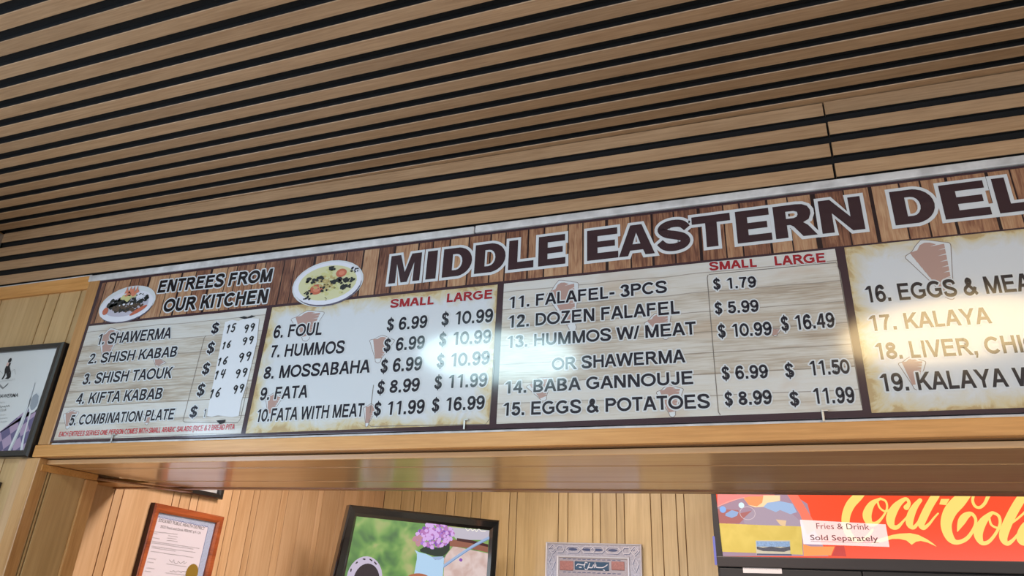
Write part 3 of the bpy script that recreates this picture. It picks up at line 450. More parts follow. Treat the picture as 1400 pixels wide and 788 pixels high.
# ============================================================ STRUCTURE
FY = 1.75                     # plane of the menu wall
CZ = 2.90                     # lower face of the ceiling slats
fl = box('floor', -3.0, 3.6, -4.0, 4.7, -0.06, 0.0, M['tile'], kind='structure')
# menu wall: left pier and the wall above the serving opening
mesh_obj('wall_front', *(lambda A, B: (A[0]+B[0], A[1]+[tuple(i+8 for i in f) for f in B[1]]))(box_geo(-3.0, -2.335, FY+0.018, 1.975, 0, 2.96), box_geo(-2.335, 3.6, FY+0.018, 1.975, 1.965, 2.96)), M['groove'], kind='structure')
wf = bpy.data.objects['wall_front']
# upright boards of the left pier
gx = [-3.0, -2.825, -2.815, -2.565, -2.505, -2.393, -2.343]
def board_row(parent, edges, place, gap=0.0035):
    for a, b_ in zip(edges[:-1], edges[1:]): place(a+gap/2, b_-gap/2)
for a, b_ in ((-2.997, -2.822), (-2.817, -2.5665), (-2.5615, -2.5055), (-2.5005, -2.3935), (-2.3885, -2.3435)):
    box('plank', a, b_, FY+0.006, FY+0.020, 0.0, 2.59, M['pine_front'], wf, bevel=0.0025)
# rails and casings
box('trim_1', -3.0, -2.338, FY-0.006, FY+0.018, 2.586, 2.640, M['oak_x'], kind='structure', bevel=0.002)      # rail over the left boards
box('trim_2', -2.344, -2.289, FY-0.010, FY+0.018, 1.992, 2.622, M['oak_z'], kind='structure', bevel=0.003)      # casing beside the menu board
box('trim_3', -2.372, -2.311, FY-0.010, FY+0.030, 0.0, 1.948, M['oak_z'], kind='structure', bevel=0.003)        # casing of the opening
box('trim_4', -2.345, 3.55, FY-0.016, FY+0.020, 1.950, 1.9905, M['oak_x'], kind='structure', bevel=0.003)       # face board under the menu board
box('trim_5', -2.415, -2.374, FY-0.004, FY+0.018, 0.0, 1.945, M['pine_z'], kind='structure', bevel=0.002)
# painted strip above the menu board, in two lengths
box('trim_6', -2.35, -0.762, FY-0.012, FY+0.016, 2.611, 2.637, M['white_trim'], kind='structure', bevel=0.004)
box('trim_7', -0.758, 3.55, FY-0.014, FY+0.016, 2.612, 2.637, M['white_trim'], kind='structure', bevel=0.004)
box('trim_8', -3.0, -2.35, FY-0.004, FY+0.016, 2.640, 2.6445, M['white_trim'], kind='structure')
box('trim_9', -2.34, 3.55, FY-0.002, FY+0.02, 1.9905, 1.9985, M['white_trim'], kind='structure')              # pale ledge line under the board
# jamb of the opening
JX = -2.31
jb = box('wall_jamb', -2.36, JX-0.012, FY+0.02, 1.972, 0.0, 1.93, M['groove'], kind='structure')
for a, b_ in ((FY+0.006, 1.783), (1.788, 1.794), (1.799, 1.933)):
    box('plank', JX-0.013, JX-0.002, a, b_, 0.0, 1.915, M['pine_front'], jb, bevel=0.0012)
box('trim_10', JX-0.055, JX+0.006, 1.934, 1.986, 0.0, 1.905, M['oak_z'], kind='structure', bevel=0.003)
box('trim_11', JX-0.012, JX+0.004, FY+0.004, 1.981, 1.906, 1.929, M['oak_x'], kind='structure', bevel=0.002)
# underside of the deep header over the opening: level boards
UZ = 1.93
hd = box('wall_header', -2.60, 3.55, 1.978, 2.30, 2.06, 2.96, M['groove'], kind='structure')
def xy_board(name, pts, z, th, mat, parent=None, kind=None, bev=0.0):
    n = len(pts); a = sum(pts[i][0]*pts[(i+1)%n][1]-pts[(i+1)%n][0]*pts[i][1] for i in range(n))
    if a < 0: pts = pts[::-1]
    v = [(p[0], p[1], z) for p in pts] + [(p[0], p[1], z+th) for p in pts]
    f = [tuple(range(n-1, -1, -1)), tuple(range(n, 2*n))] + [(i, (i+1)%n, (i+1)%n+n, i+n) for i in range(n)]
    o = mesh_obj(name, v, f, mat, parent, kind)
    if bev:
        mod = o.modifiers.new('bevel', 'BEVEL'); mod.width = bev; mod.segments = 2; mod.limit_method = 'ANGLE'
    return o
def diag(y): return -2.325 if y < 2.0 else -2.325 + (y-2.0)*(0.125/0.34)       # the boards end along this slanting cut at the left
k = 0.05
YL = [(1.771, 1.768), (1.852, 2.080), (1.866, 2.094), (2.140, 2.385), (2.154, 2.400), (2.318, 2.575)]    # (y at the left cut, y at the right end)
for (a0, a1), (b0, b1) in (((1.771, 1.771), YL[1]), ((1.855, 2.083), (1.863, 2.091)), (YL[2], YL[3]), ((2.143, 2.388), (2.151, 2.397)), (YL[4], YL[5])):
    thin = abs(b0-a0) < 0.012
    xy_board('plank', [(diag(a0), a0), (diag(b0), b0), (3.5, b1), (3.5, a1)], UZ + (0.004 if thin else 0), 0.016, M['pine_x'], hd, bev=0.002)
    if not thin: pass
xy_board('header_backing', [(diag(1.76), 1.76), (diag(2.33), 2.33), (3.5, 2.59), (3.5, 1.76)], UZ+0.018, 0.01, M['groove'], hd)
xy_board('trim_12', [(-2.60, 2.3185), (diag(2.32), 2.320), (-1.5, 2.352), (3.5, 2.60), (3.5, 2.680), (-0.3, 2.470), (-1.5, 2.385), (-2.60, 2.342)], UZ-0.004, 0.024, M['edge_oak'], kind='structure', bev=0.002)
xy_board('trim_13', [(-2.60, 2.180), (-2.265, 2.205), (-2.205, 2.318), (-2.60, 2.318)], UZ+0.001, 0.018, M['oak_x'], kind='structure', bev=0.002)
xy_board('header_backing', [(-2.60, 1.975), (-2.20, 1.975), (-2.17, 2.34), (-2.60, 2.34)], UZ+0.045, 0.01, M['black_core'], hd)  # black sheet added above the gap, standing in for the dark inside the header
ls = empty('loose_trim_strip', (-2.33, 1.80, UZ), 0, 'thin wooden strip hanging loose along the slanted edge under the header, by the opening corner', 'strip')
xy_board('strip_board', [(-0.035, 0.165), (0.085, 0.540), (0.135, 0.545), (-0.002, 0.165)], -0.016, 0.007, M['edge_oak'], ls, bev=0.0015)


# ---- slatted ceiling
ceil = box('ceiling', -3.0, 3.6, -4.0, FY+0.05, CZ+0.016, CZ+0.04, M['felt'], kind='structure')
def slat_mesh(x0, x1, w, th=0.016):
    v, f = [], []
    # face downwards (-z): wood veneer wraps 3 mm up, black core above
    y0, y1 = -w/2, w/2
    prof = [(y0, th), (y0, 0.0022), (y0+0.0012, 0.0), (y1-0.0012, 0.0), (y1, 0.0022), (y1, th)]
    n = len(prof)
    for x in (x0, x1): v += [(x, y, z) for y, z in prof]
    for i in range(n-1): f.append((i, i+1, n+i+1, n+i))
    f += [tuple(range(n-1, -1, -1)), tuple(range(n, 2*n))]
    me = bpy.data.meshes.new('slat'); me.from_pydata(v, [], f); me.materials.append(M['slat']); me.materials.append(M['black_core'])
    for i, p in enumerate(me.polygons): p.material_index = 1 if i in (0, 4) else 0
    me.validate(); return me
SM = slat_mesh(-2.94, 3.58, 0.0418)
for i in range(-1, 56):
    y = 1.7056 - 0.0218 - 0.0699*i
    if y < -2.2: break
    o = bpy.data.objects.new('slat', SM); link(o, ceil)
    dy = random.uniform(-0.001, 0.001)
    o.matrix_local = Matrix.Translation((0.0, y+0.0065*-0.9+dy, CZ + random.uniform(-0.0006, 0.0006))) @ Matrix.Rotation(-0.0072, 4, 'Z')
# slats on the wall band above the menu board
band = box('trim_14', -3.0, 3.58, FY+0.010, FY+0.018, 2.640, CZ-0.002, M['felt'], kind='structure')
def band_slat(x0, x1):
    me = slat_mesh(x0, x1, 0.0425, 0.014); return me
JS = 0.272
SL, SR = band_slat(-2.945, JS-0.003), band_slat(JS+0.0035, 3.55)
for i in range(4):
    zc = 2.8965 - 0.0218 - 0.0682*i
    for k_, me in enumerate((SL, SR)):
        o = bpy.data.objects.new('slat', me); link(o, band)
        o.matrix_local = Matrix.Translation((random.uniform(-0.0015, 0.0015), FY-0.003, zc + (0.002 if k_ else 0))) @ Matrix.Rotation(R(-90), 4, 'X') @ Matrix.Rotation(0.0018, 4, 'Z')

# ---- front room shell
box('wall_left', -3.06, -3.0, -4.0, 4.7, 0, 0.6, M['white_wall'], kind='structure')
wl = bpy.data.objects['wall_left']
for a in ((-3.06, -3.0, -4.0, -1.85, 0.6, 2.96), (-3.06, -3.0, 0.55, 4.7, 0.6, 2.96), (-3.06, -3.0, -1.85, 0.55, 2.5, 2.96)):
    box('wall_panel', *a, M['white_wall'], wl)
box('wall_right', 3.6, 3.66, -4.0, 4.7, 0, 2.96, M['white_wall'], kind='structure')
box('wall_shopfront', -3.0, 3.6, -4.06, -4.0, 0, 0.25, M['white_wall'], kind='structure')
ws = bpy.data.objects['wall_shopfront']
for a in ((-3.0, -2.3, -4.06, -4.0, 0.25, 2.96), (3.1, 3.6, -4.06, -4.0, 0.25, 2.96), (-2.3, 3.1, -4.06, -4.0, 2.65, 2.96)):
    box('wall_panel', *a, M['white_wall'], ws)
glass, nt, b = new_mat('window_glass'); b.inputs['Transmission Weight'].default_value = 1; b.inputs['Roughness'].default_value = 0.02; b.inputs['IOR'].default_value = 1.1
alu = plain('aluminium', '#8d9093', 0.4, metal=0.7)
w1 = box('window_1', -2.3, 3.1, -4.05, -4.01, 0.25, 0.30, alu, kind='structure')
for x in (-2.3, -0.52, 1.28, 3.05): box('window_frame', x, x+0.05, -4.05, -4.01, 0.30, 2.65, alu, w1)
box('pane', -2.25, 3.05, -4.034, -4.028, 0.30, 2.65, glass, w1)
w2 = box('window_2', -3.05, -3.01, -1.85, 0.55, 0.60, 0.64, alu, kind='structure')
box('window_frame', -3.05, -3.01, -0.67, -0.63, 0.64, 2.5, alu, w2)
box('pane', -3.034, -3.028, -1.85, 0.55, 0.64, 2.5, glass, w2)

# left end of the slats: corner post and grey bracket
box('trim_15', -3.0, -2.952, FY-0.075, FY+0.006, 2.846, 2.905, M['oak_x'], kind='structure', bevel=0.003)
cb = empty('corner_bracket', (-2.965, FY-0.03, 2.80), 0, 'small grey metal bracket in the corner where the slats meet the left wall', 'bracket')
box('bracket_plate', -0.03, 0.028, -0.02, 0.03, 0.012, 0.03, M['steel'], cb, bevel=0.003)
box('bracket_arm', 0.014, 0.024, -0.03, 0.03, 0.03, 0.096, M['steel'], cb, bevel=0.002)

# ---- kitchen behind the opening
BY = 4.66; KX = -2.60
wk = box('wall_kitchen_left', KX-0.05, KX-0.014, 1.975, BY, 0, 2.75, M['groove'], kind='structure')
wr = box('wall_rear', KX-0.06, 3.6, BY+0.014, BY+0.06, 0, 2.75, M['groove'], kind='structure')
box('ceiling_kitchen', -3.0, 3.6, 1.98, 4.72, 2.75, 2.79, M['white_wall'], kind='structure')
ky = [1.98, 2.05, 2.215, 2.334, 2.380, 2.663, 2.708, 2.775, 2.826, 3.057, 3.117, 3.226, 3.275, 3.465, 3.527, 3.668, 3.83, 3.885, 4.07, 4.13, 4.31, 4.36, 4.52, BY]
for a, b_ in zip(ky[:-1], ky[1:]):
    box('plank', KX-0.016, KX, a+0.0022, b_-0.0022, 0, 2.75, M['pine_z'], wk, bevel=0.002)
kx = [KX, -2.459, -2.354, -2.302, -2.102, -2.034, -1.907, -1.836, -1.626, -1.573, -1.278, -1.213, -1.044, -0.995, -0.888, -0.836, -0.666, -0.596, -0.504, -0.454, -0.20]
while kx[-1] < 3.4: kx += [kx[-1]+0.06, kx[-1]+0.06+random.uniform(0.12, 0.25)]
kx.append(3.6)
for a, b_ in zip(kx[:-1], kx[1:]):
    box('plank', a+0.0025, b_-0.0025, BY, BY+0.016, 0, 2.75, M['pine_rear'], wr, bevel=0.002)

# ---- ceiling lamps of the front room (out of view, mirrored in the glossy board)
em_warm = emit('warm_lamp_diffuser', '#ffdb9c', 12.5); em_cool = emit('cool_lamp_diffuser', '#cdf0f6', 13.0)
def disc(name, r, z0, z1, mat, parent, n=40):
    v = [(r*math.cos(2*math.pi*i/n), r*math.sin(2*math.pi*i/n), z) for z in (z0, z1) for i in range(n)]
    f = [tuple(range(n-1, -1, -1)), tuple(range(n, 2*n))] + [(i, (i+1)%n, (i+1)%n+n, i+n) for i in range(n)]
    return mesh_obj(name, v, f, mat, parent)
lp = empty('ceiling_lamp', (0.95, -0.26, CZ-0.03), 0, 'large round warm white ceiling lamp mounted on the slats', 'lamp')
disc('lamp_rim', 0.50, 0.0, 0.029, M['white_trim'], lp); disc('diffuser', 0.47, -0.012, 0.002, em_warm, lp)
lq = empty('ceiling_lamp', (-1.40, -0.22, CZ-0.03), 0, 'large round cool white ceiling lamp mounted on the slats', 'lamp')
disc('lamp_rim', 0.50, 0.0, 0.029, M['white_trim'], lq); disc('diffuser', 0.47, -0.012, 0.002, em_cool, lq)

# ============================================================ MENU BOARD
mb = empty('menu_board', (0, FY, 0), 0, 'long printed shop menu board above the serving opening, brown plank header and four price panels', 'menu board')
SX1 = 1.965
box('board', -2.289, SX1, -0.0095, 0.012, 2.000, 2.6095, M['border'], mb, bevel=0.0015)
Y0 = -0.0100
def slant(x): return 0.0030*(x+0.7)
prism('header_print', [(-2.272, 2.434), (SX1-0.012, 2.444), (SX1-0.012, 2.603), (-2.272, 2.599)], Y0, M['plankprint'], mb)
PA = [(-2.274, 2.425), (-1.4909, 2.426), (-1.4935, 2.008), (-2.274, 2.006)]
PB = [(-1.4691, 2.4268), (-0.6736, 2.4285), (-0.6750, 2.0125), (-1.4765, 2.0085)]
PC = [(-0.6538, 2.429), (0.2415, 2.4342), (0.2440, 2.0165), (-0.6546, 2.0125)]
PD = [(0.2632, 2.4352), (1.945, 2.442), (1.945, 2.014), (0.2621, 2.0095)]
prism('menu_panel', PA, Y0, M['whitewash'], mb, label='panel printed with whitewashed boards')
prism('menu_panel', PB, Y0, parchment('parchment_print', -1.477, -0.673, 2.009, 2.428), mb, label='panel printed like stained parchment')
prism('menu_panel', PC, Y0, M['whitewash'], mb, label='panel printed with whitewashed boards')
prism('menu_panel', PD, Y0, parchment('parchment_print_wide', 0.262, 1.945, 2.010, 2.44), mb, label='panel printed like stained parchment')
# faded meat-cone drawings
def kebab(x0, z0, x1, z1, hw):
    g = empty('cone_drawing', (0, 0, 0)); g.parent = mb
    ax = Vector((x1-x0, z1-z0)); Ln = ax.length; ax.normalize(); nx = Vector((-ax.y, ax.x))
    if nx.x < 0: nx = -nx
    P = lambda s, t: (x0 + ax.x*Ln*s + nx.x*hw*t, z0 + ax.y*Ln*s + nx.y*hw*t)
    out = [P(-.05, -.1), P(-.02, .2), P(.07, .8), P(.13, 1.12), P(.3, .95), P(.82, .32), P(.93, .28), P(1.0, .05), P(.95, -.2), P(.84, -.3), P(.3, -1.0), P(.16, -1.15), P(.1, -.75), P(.02, -.45)]
    prism('drawing_ground', out, Y0-0.0002, M['white_print'], g)
    ribbons('drawing_outline', [out + [out[0]]], Y0-0.0003, M['kebab_line'], g, w=0.0016, smooth=True)
    bands = []
    for a, b_ in ((.03, .085), (.11, .18), (.195, .27), (.29, .37), (.39, .46), (.48, .55), (.57, .64), (.66, .73), (.75, .82)):
        wa, wb = 0.95*(1-a*.85), 0.95*(1-b_*.85)
        if a < .05: wa, wb = .25, .5
        bands.append([P(a, -wa), P(a-.02, 0), P(a, wa), P(b_, wb), P(b_+.01, wb*.3), P(b_+.025, -wb)])
    plates('drawing_band', bands, Y0-0.0004, M['kebab'], g)
for q in KEBABS: kebab(*q[:4], q[4]*1.15)
for l in RULES: ribbons('price_rule', [l], Y0-0.0005, M['rule'], mb, w=0.0022, smooth=False)
# menu lines
for s, fit, u0, u1, vb, cap, col, slope in ROWS:
    stem = {'navy': .195, 'blackbold': .235, 'redbold': .235, 'red': .17}[col]
    rim = {'navy': .0034, 'blackbold': .0044, 'redbold': .0014, 'red': 0}[col]
    sign_text(s, u0, u1, vb, cap*1.0, Y0-0.0012, M[col], mb, fit=fit, slope=slope, stem=stem, rim=rim, rim_mat=M['white_print'])
# title letters (heavy, with a wide white rim)
def rounded_d():
    p = [(0, 0), (.55, 0)]
    for i in range(1, 12):
        t = -math.pi/2 + math.pi*i/12; p.append((.50+.50*math.cos(t), .5+.5*math.sin(t)))
    p += [(.55, 1), (0, 1)]
    h = [(.33, .22), (.33, .78), (.46, .78)]
    for i in range(1, 8):
        t = math.pi/2 - math.pi*i/8; h.append((.46+.21*math.cos(t), .5+.28*math.sin(t)))
    h.append((.46, .22)); return [p, h]
S_PATH = catmull([(.88, .69, .22), (.73, .845, .235), (.48, .88, .24), (.26, .82, .245), (.175, .70, .25), (.30, .575, .26), (.52, .505, .27), (.74, .42, .26), (.825, .29, .25), (.72, .17, .245), (.48, .12, .24), (.25, .165, .235), (.10, .32, .22)], 5)
def s_letter(name, fx, fz, y, grow, mat, parent):
    P = [[fx(a, b_), fz(a, b_), w_] for a, b_, w_ in S_PATH]
    for k_, o_ in ((0, 1), (-1, -2)):
        d = Vector((P[k_][0]-P[o_][0], P[k_][1]-P[o_][1])).normalized()*grow; P[k_][0] += d.x; P[k_][1] += d.y
    sc = .0975; E_ = []; n = len(P)
    for i, p in enumerate(P):
        a, b_ = P[max(0, i-1)], P[min(n-1, i+1)]; dx, dz = b_[0]-a[0], b_[1]-a[1]; q = math.hypot(dx, dz); h = p[2]*sc/2+grow
        E_.append(((p[0]-dz/q*h, p[1]+dx/q*h), (p[0]+dz/q*h, p[1]-dx/q*h)))
    V, F = [], []
    for i in range(n-1):
        yy = y-(i % 13)*0.00002; k_ = len(V)
        V += [(q[0], yy, q[1]) for q in (E_[i][0], E_[i+1][0], E_[i+1][1], E_[i][1])]; F.append((k_, k_+1, k_+2, k_+3))
    return mesh_obj(name, V, F, mat, parent)
def grow_loop(l, w):
    """the outline moved outwards (to the right of its direction) by w, sharp corners kept"""
    n = len(l); out = []
    for i in range(n):
        p, c, q = Vector(l[i-1]), Vector(l[i]), Vector(l[(i+1) % n])
        a = (c-p).normalized(); b_ = (q-c).normalized(); na = Vector((a.y, -a.x)); nb = Vector((b_.y, -b_.x)); m_ = na+nb
        if m_.length < 1e-6: m_ = na
        m_.normalize(); k_ = min(1/max(m_.dot(na), .3), 1.9); out.append(tuple(c+m_*w*k_))
    return out
GL = {
 'M': [[(0, 0), (.22, 0), (.22, .68), (.40, 0), (.60, 0), (.78, .68), (.78, 0), (1, 0), (1, 1), (.68, 1), (.50, .36), (.32, 1), (0, 1)]],
 'I': [[(0, 0), (1, 0), (1, 1), (0, 1)]],
 'L': [[(0, 0), (1, 0), (1, .24), (.36, .24), (.36, 1), (0, 1)]],
 'E': [[(0, 0), (1, 0), (1, .22), (.34, .22), (.34, .40), (.90, .40), (.90, .60), (.34, .60), (.34, .78), (.98, .78), (.98, 1), (0, 1)]],
 'A': [[(0, 0), (.26, 0), (.32, .17), (.68, .17), (.74, 0), (1, 0), (.66, 1), (.34, 1)], [(.39, .37), (.50, .74), (.61, .37)]],
 'T': [[(.35, 0), (.65, 0), (.65, .76), (1, .76), (1, 1), (0, 1), (0, .76), (.35, .76)]],
 'N': [[(0, 0), (.29, 0), (.29, .58), (.72, 0), (1, 0), (1, 1), (.71, 1), (.71, .42), (.28, 1), (0, 1)]],
 'R': [[(0, 0), (.30, 0), (.30, .38), (.38, .38), (.46, .32), (.66, 0), (1, 0), (.80, .33), (.70, .42), (.84, .50), (.90, .66), (.90, .78), (.84, .91), (.72, .98), (.56, 1), (0, 1)], [(.30, .58), (.30, .80), (.50, .80), (.58, .76), (.59, .68), (.56, .61), (.48, .58)]],
 'D': rounded_d()}
def glyph_mesh(loops, fx, fz, y):
    c = bpy.data.curves.new('glyph', 'CURVE'); c.dimensions = '2D'; c.fill_mode = 'FRONT'
    for l in loops:
        sp = c.splines.new('POLY'); sp.points.add(len(l)-1); sp.use_cyclic_u = True
        for p, q in zip(sp.points, l): p.co = (fx(q[0], q[1]), fz(q[0], q[1]), 0, 1)
    me = curve_mesh(c)
    for v in me.vertices: v.co = (v.co.x, y, v.co.y)
    return me
def tbase(x): return 2.4776 + 0.0095*x
def area2(l): return sum(l[i-1][0]*l[i][1]-l[i][0]*l[i-1][1] for i in range(len(l)))
for ti, (ch, u0, u1) in enumerate(TITLE):
    fx = lambda a, b_: u0+(u1-u0)*a
    fz = lambda a, b_: tbase(u0+(u1-u0)*a)+0.0975*b_
    yr = Y0-0.0009-0.00004*(ti % 5)
    if ch == 'S':
        t = s_letter('title_letter', fx, fz, Y0-0.0016, 0, M['title'], mb); s_letter('letter_rim', fx, fz, yr, .0088, M['white_print'], t); continue
    loops = [[(fx(*p), fz(*p)) for p in l] for l in GL[ch]]
    loops = [l if (area2(l) > 0) == (i == 0) else l[::-1] for i, l in enumerate(loops)]
    me = glyph_mesh(loops, lambda a, b_: a, lambda a, b_: b_, Y0-0.0016); me.materials.append(M['title'])
    t = link(bpy.data.objects.new('title_letter', me), mb)
    me = glyph_mesh([grow_loop(l, .0088 if i == 0 else .0065) for i, l in enumerate(loops)], lambda a, b_: a, lambda a, b_: b_, yr); me.materials.append(M['white_print'])
    link(bpy.data.objects.new('letter_rim', me), t)
# sticker with hand-written prices
prism('price_sticker', STICKER, Y0-0.0018, M['paper'], mb, label='white paper strip with hand-written prices')
DG = {'1': [[(.2, .8), (.55, 1), (.45, .5), (.35, 0)]], '5': [[(.95, 1), (.35, .95), (.25, .55), (.7, .6), (.85, .3), (.5, 0), (.1, .1)]],
 '6': [[(.85, 1), (.4, .7), (.15, .25), (.45, 0), (.8, .2), (.6, .5), (.25, .35)]], '4': [[(.35, 1), (.15, .45), (.85, .5)], [(.85, 1), (.7, .5), (.6, 0)]],
 '9': [[(.85, .85), (.5, 1), (.2, .75), (.45, .5), (.8, .75), (.85, .9), (.75, .4), (.55, 0)]]}
for s, u0, u1, vb, h_ in HAND:
    st = []; cw = (u1-u0)/2
    for i, ch in enumerate(s):
        for l in DG[ch]: st.append([(u0+cw*(i+.08+.8*a), vb+h_*b_+0.003*i, 0.0052) for a, b_ in l])
    ribbons('handwritten_price', st, Y0-0.0024, M['ink'], mb)
plates('torn_edge', [[(-1.595, 2.400), (-1.575, 2.404), (-1.56, 2.398), (-1.545, 2.405), (-1.53, 2.400), (-1.545, 2.396), (-1.57, 2.393)]], Y0-0.0022, M['ink'], mb)
plates('torn_edge', [[(-1.597, 2.052), (-1.562, 2.054), (-1.563, 2.044), (-1.58, 2.040)]], Y0-0.0022, M['ink'], mb)
# food photographs printed over the header
def frame2(P):
    c, l, r, t_, bt = [Vector(p) for p in P]
    ctr = Vector(((l.x+r.x)/2, (t_.y+bt.y)/2)); a = (r.x-l.x)/2; b_ = (t_.y-bt.y)/2
    return ctr, a, b_
c, a, b_ = frame2(PLATE1)
p1 = empty('plate_photo', (0, 0, 0)); p1.parent = mb; p1['label'] = 'printed plate of dark greens with a tomato flower'
Y1 = Y0-0.0017
def E(cx, cz, ra, rb, rot=0): return ellipse(c.x+cx*a, c.y+cz*b_, ra*a, rb*b_, rot)
prism('photo_halo', ellipse(c.x, c.y-0.003, a*1.0, b_*0.90, 0.05), Y1, M['white_print'], p1)
plates('plate_shadow', [E(0.02, -0.22, 0.93, 0.74, 0.05)], Y1-0.0002, M['plate_g'], p1)
plates('plate_rim', [E(0, -0.14, 0.95, 0.76, 0.05)], Y1-0.0004, M['plate_w'], p1)
plates('plate_well', [E(0, -0.12, 0.78, 0.52, 0.05)], Y1-0.0006, M['plate_r'], p1)
def B(n, cx, cz, sx, sz, r0_, r1_):
    o_ = []
    for _ in range(n):
        t = random.random()*6.28; q = math.sqrt(random.random())
        o_.append(blob(c.x+(cx+sx*q*math.cos(t))*a, c.y+(cz+sz*q*math.sin(t))*b_, random.uniform(r0_, r1_)*a, 0.75))
    return o_
plates('greens', B(60, -0.12, -0.02, .58, .34, .05, .12), Y1-0.0008, M['f_dark'], p1)
plates('meat', B(40, 0.05, -0.22, .55, .22, .03, .08), Y1-0.0011, M['f_brown'], p1)
plates('greens', B(30, 0.45, 0.15, .28, .25, .02, .07), Y1-0.0013, M['f_dark'], p1)
plates('onion', B(12, 0.50, 0.22, .22, .15, .04, .09) + B(6, 0, -.05, .3, .05, .03, .06), Y1-0.0015, M['plate_w'], p1)
plates('lettuce', B(12, -0.02, 0.30, .22, .16, .07, .12), Y1-0.0017, M['f_yel'], p1)
plates('tomato_flower', B(12, 0.06, 0.52, .22, .16, .05, .09) + [[(c.x+(0.06+dx)*a, c.y+.5*b_), (c.x+(0.12+dx)*a, c.y+.85*b_), (c.x+(0.18+dx)*a, c.y+.5*b_)] for dx in (-.25, -.12, 0, .12)], Y1-0.0019, M['f_org'], p1)
for q_ in ((0.50, -0.42, .30, .10, 0.45), (-0.72, -0.30, .10, .18, 0)): plates('tomato_wedge', [E(*q_)], Y1-0.0017, M['f_tom'], p1)
c, a, b_ = frame2(PLATE2)
p2 = empty('plate_photo', (0, 0, 0)); p2.parent = mb; p2['label'] = 'printed plate of hummus with parsley and tomato'
prism('photo_halo', ellipse(c.x, c.y, a*1.0, b_*0.98, 0.0), Y1, M['white_print'], p2)
plates('plate_shadow', [E(0.03, -0.09, 0.93, 0.88)], Y1-0.0002, M['plate_g'], p2)
plates('plate_rim', [E(0, 0, 0.95, 0.90)], Y1-0.0004, M['plate_w'], p2)
plates('hummus', [E(0, 0.02, 0.82, 0.74)], Y1-0.0006, M['f_cream'], p2)
plates('lettuce', B(50, 0.0, 0, .7, .6, .03, .08), Y1-0.0008, M['f_yel'], p2)
for q_ in ((0.36, 0.38, .15, .18), (-0.28, -0.22, .19, .22)):
    plates('tomato_slice', [E(*q_)], Y1-0.0011, M['f_tom'], p2); plates('tomato_core', [E(q_[0]+.01, q_[1], q_[2]*.55, q_[3]*.5)], Y1-0.0012, M['f_org'], p2)
plates('chickpeas', B(55, -0.02, 0.02, .38, .30, .03, .055), Y1-0.0014, M['f_chick'], p2)
plates('parsley', B(22, -0.35, .20, .25, .13, .03, .07) + B(30, .42, .05, .32, .12, .03, .07) + B(12, .55, -.25, .15, .12, .03, .06) + B(14, -.5, -.45, .13, .25, .02, .05) + B(8, .10, .66, .1, .1, .03, .06) + B(8, .72, .42, .1, .18, .02, .05) + B(8, -.05, -.22, .12, .12, .03, .06) + B(14, 0, -.2, .7, .55, .008, .02), Y1-0.0017, M['f_dark'], p2, kind='stuff')
# bent nails that hold the board
NL = ['first bent nail from the corner, under the small red line of the board', 'bent nail under the second price panel of the board', 'bent nail under the third price panel of the board']
for (x, z), lab in zip(NAILS, NL):
    n = empty('nail', (x, FY-0.012, z), 0, lab, 'nail', 'bent nails under the menu board')
    box('nail_shank', -0.0028, 0.0028, -0.004, 0.0, -0.012, 0.014, M['steel'], n, bevel=0.0012)
    box('nail_head', -0.003, 0.012, -0.006, 0.0, 0.0125, 0.017, M['steel'], n, bevel=0.0012)

# ============================================================ FRAMED PRINTS
def frame_ring(name, o4, i4, y0, y1, mat, parent, lip=0.006):
    """mitred frame, one bar per side; o4/i4 outer and inner corners TL TR BR BL; front face y0, back y1"""
    for k_ in range(4):
        A_, B_ = o4[k_], o4[(k_+1)%4]; a_, bb = i4[k_], i4[(k_+1)%4]
        v = [(A_[0], y1, A_[1]), (B_[0], y1, B_[1]), (B_[0], y0+lip, B_[1]), (A_[0], y0+lip, A_[1])]
        def mixp(p, q, t): return (p[0]*(1-t)+q[0]*t, p[1]*(1-t)+q[1]*t)
        for t, yy in ((.18, y0), (.72, y0+0.001), (1.0, y0+lip)):
            p = mixp(A_, a_, t); q = mixp(B_, bb, t); v += [(q[0], yy, q[1]), (p[0], yy, p[1])]
        v += [(bb[0], y1, bb[1]), (a_[0], y1, a_[1])]
        f = [(0, 1, 2, 3), (3, 2, 4, 5), (5, 4, 6, 7), (7, 6, 8, 9), (9, 8, 10, 11), (11, 10, 1, 0), (0, 3, 5, 7, 9, 11), (1, 10, 8, 6, 4, 2)]
        mesh_obj(name, v, f, mat, parent)
def quad(x0, x1, z0, z1): return [(x0, z1), (x1, z1), (x1, z0), (x0, z0)]
# poster at the left
po = empty('framed_poster', (0, FY, 0), 0, 'white award poster with purple checked cloth and a spoon in a slim black frame', 'poster')
oq = [(-2.875, 2.366), (-2.3528, 2.3645), (-2.3522, 1.949), (-2.875, 1.949)]
iq = [(-2.845, 2.346), (-2.3826, 2.3445), (-2.3826, 1.972), (-2.845, 1.971)]
frame_ring('frame_bar', oq, iq, -0.030, 0.004, M['black_frame'], po)
M['poster'] = plain('poster_paper', '#cdd0d4', 0.35, coat=1.0, coat_rough=0.12); M['pink'] = plain('pale_neck_pink', '#c9a8a2', 0.5)
M['grey_ink'] = plain('grey_ink', '#8e9092', 0.5)
prism('print_sheet', iq, -0.016, M['poster'], po)
plates('silhouette', [POSTER['body'], ellipse(POSTER['head'][0], POSTER['head'][1], .0085, .0095)], -0.0168, M['ink'], po)
plates('silhouette_neck', [[(-2.626, 2.304), (-2.615, 2.304), (-2.615, 2.290), (-2.626, 2.290)]], -0.0172, M['pink'], po)
ribbons('emblem_lines', [POSTER['vee'], [(p[0], p[1]+0.004) for p in POSTER['vee']]], -0.0168, M['ink'], po, w=0.0018, smooth=False)
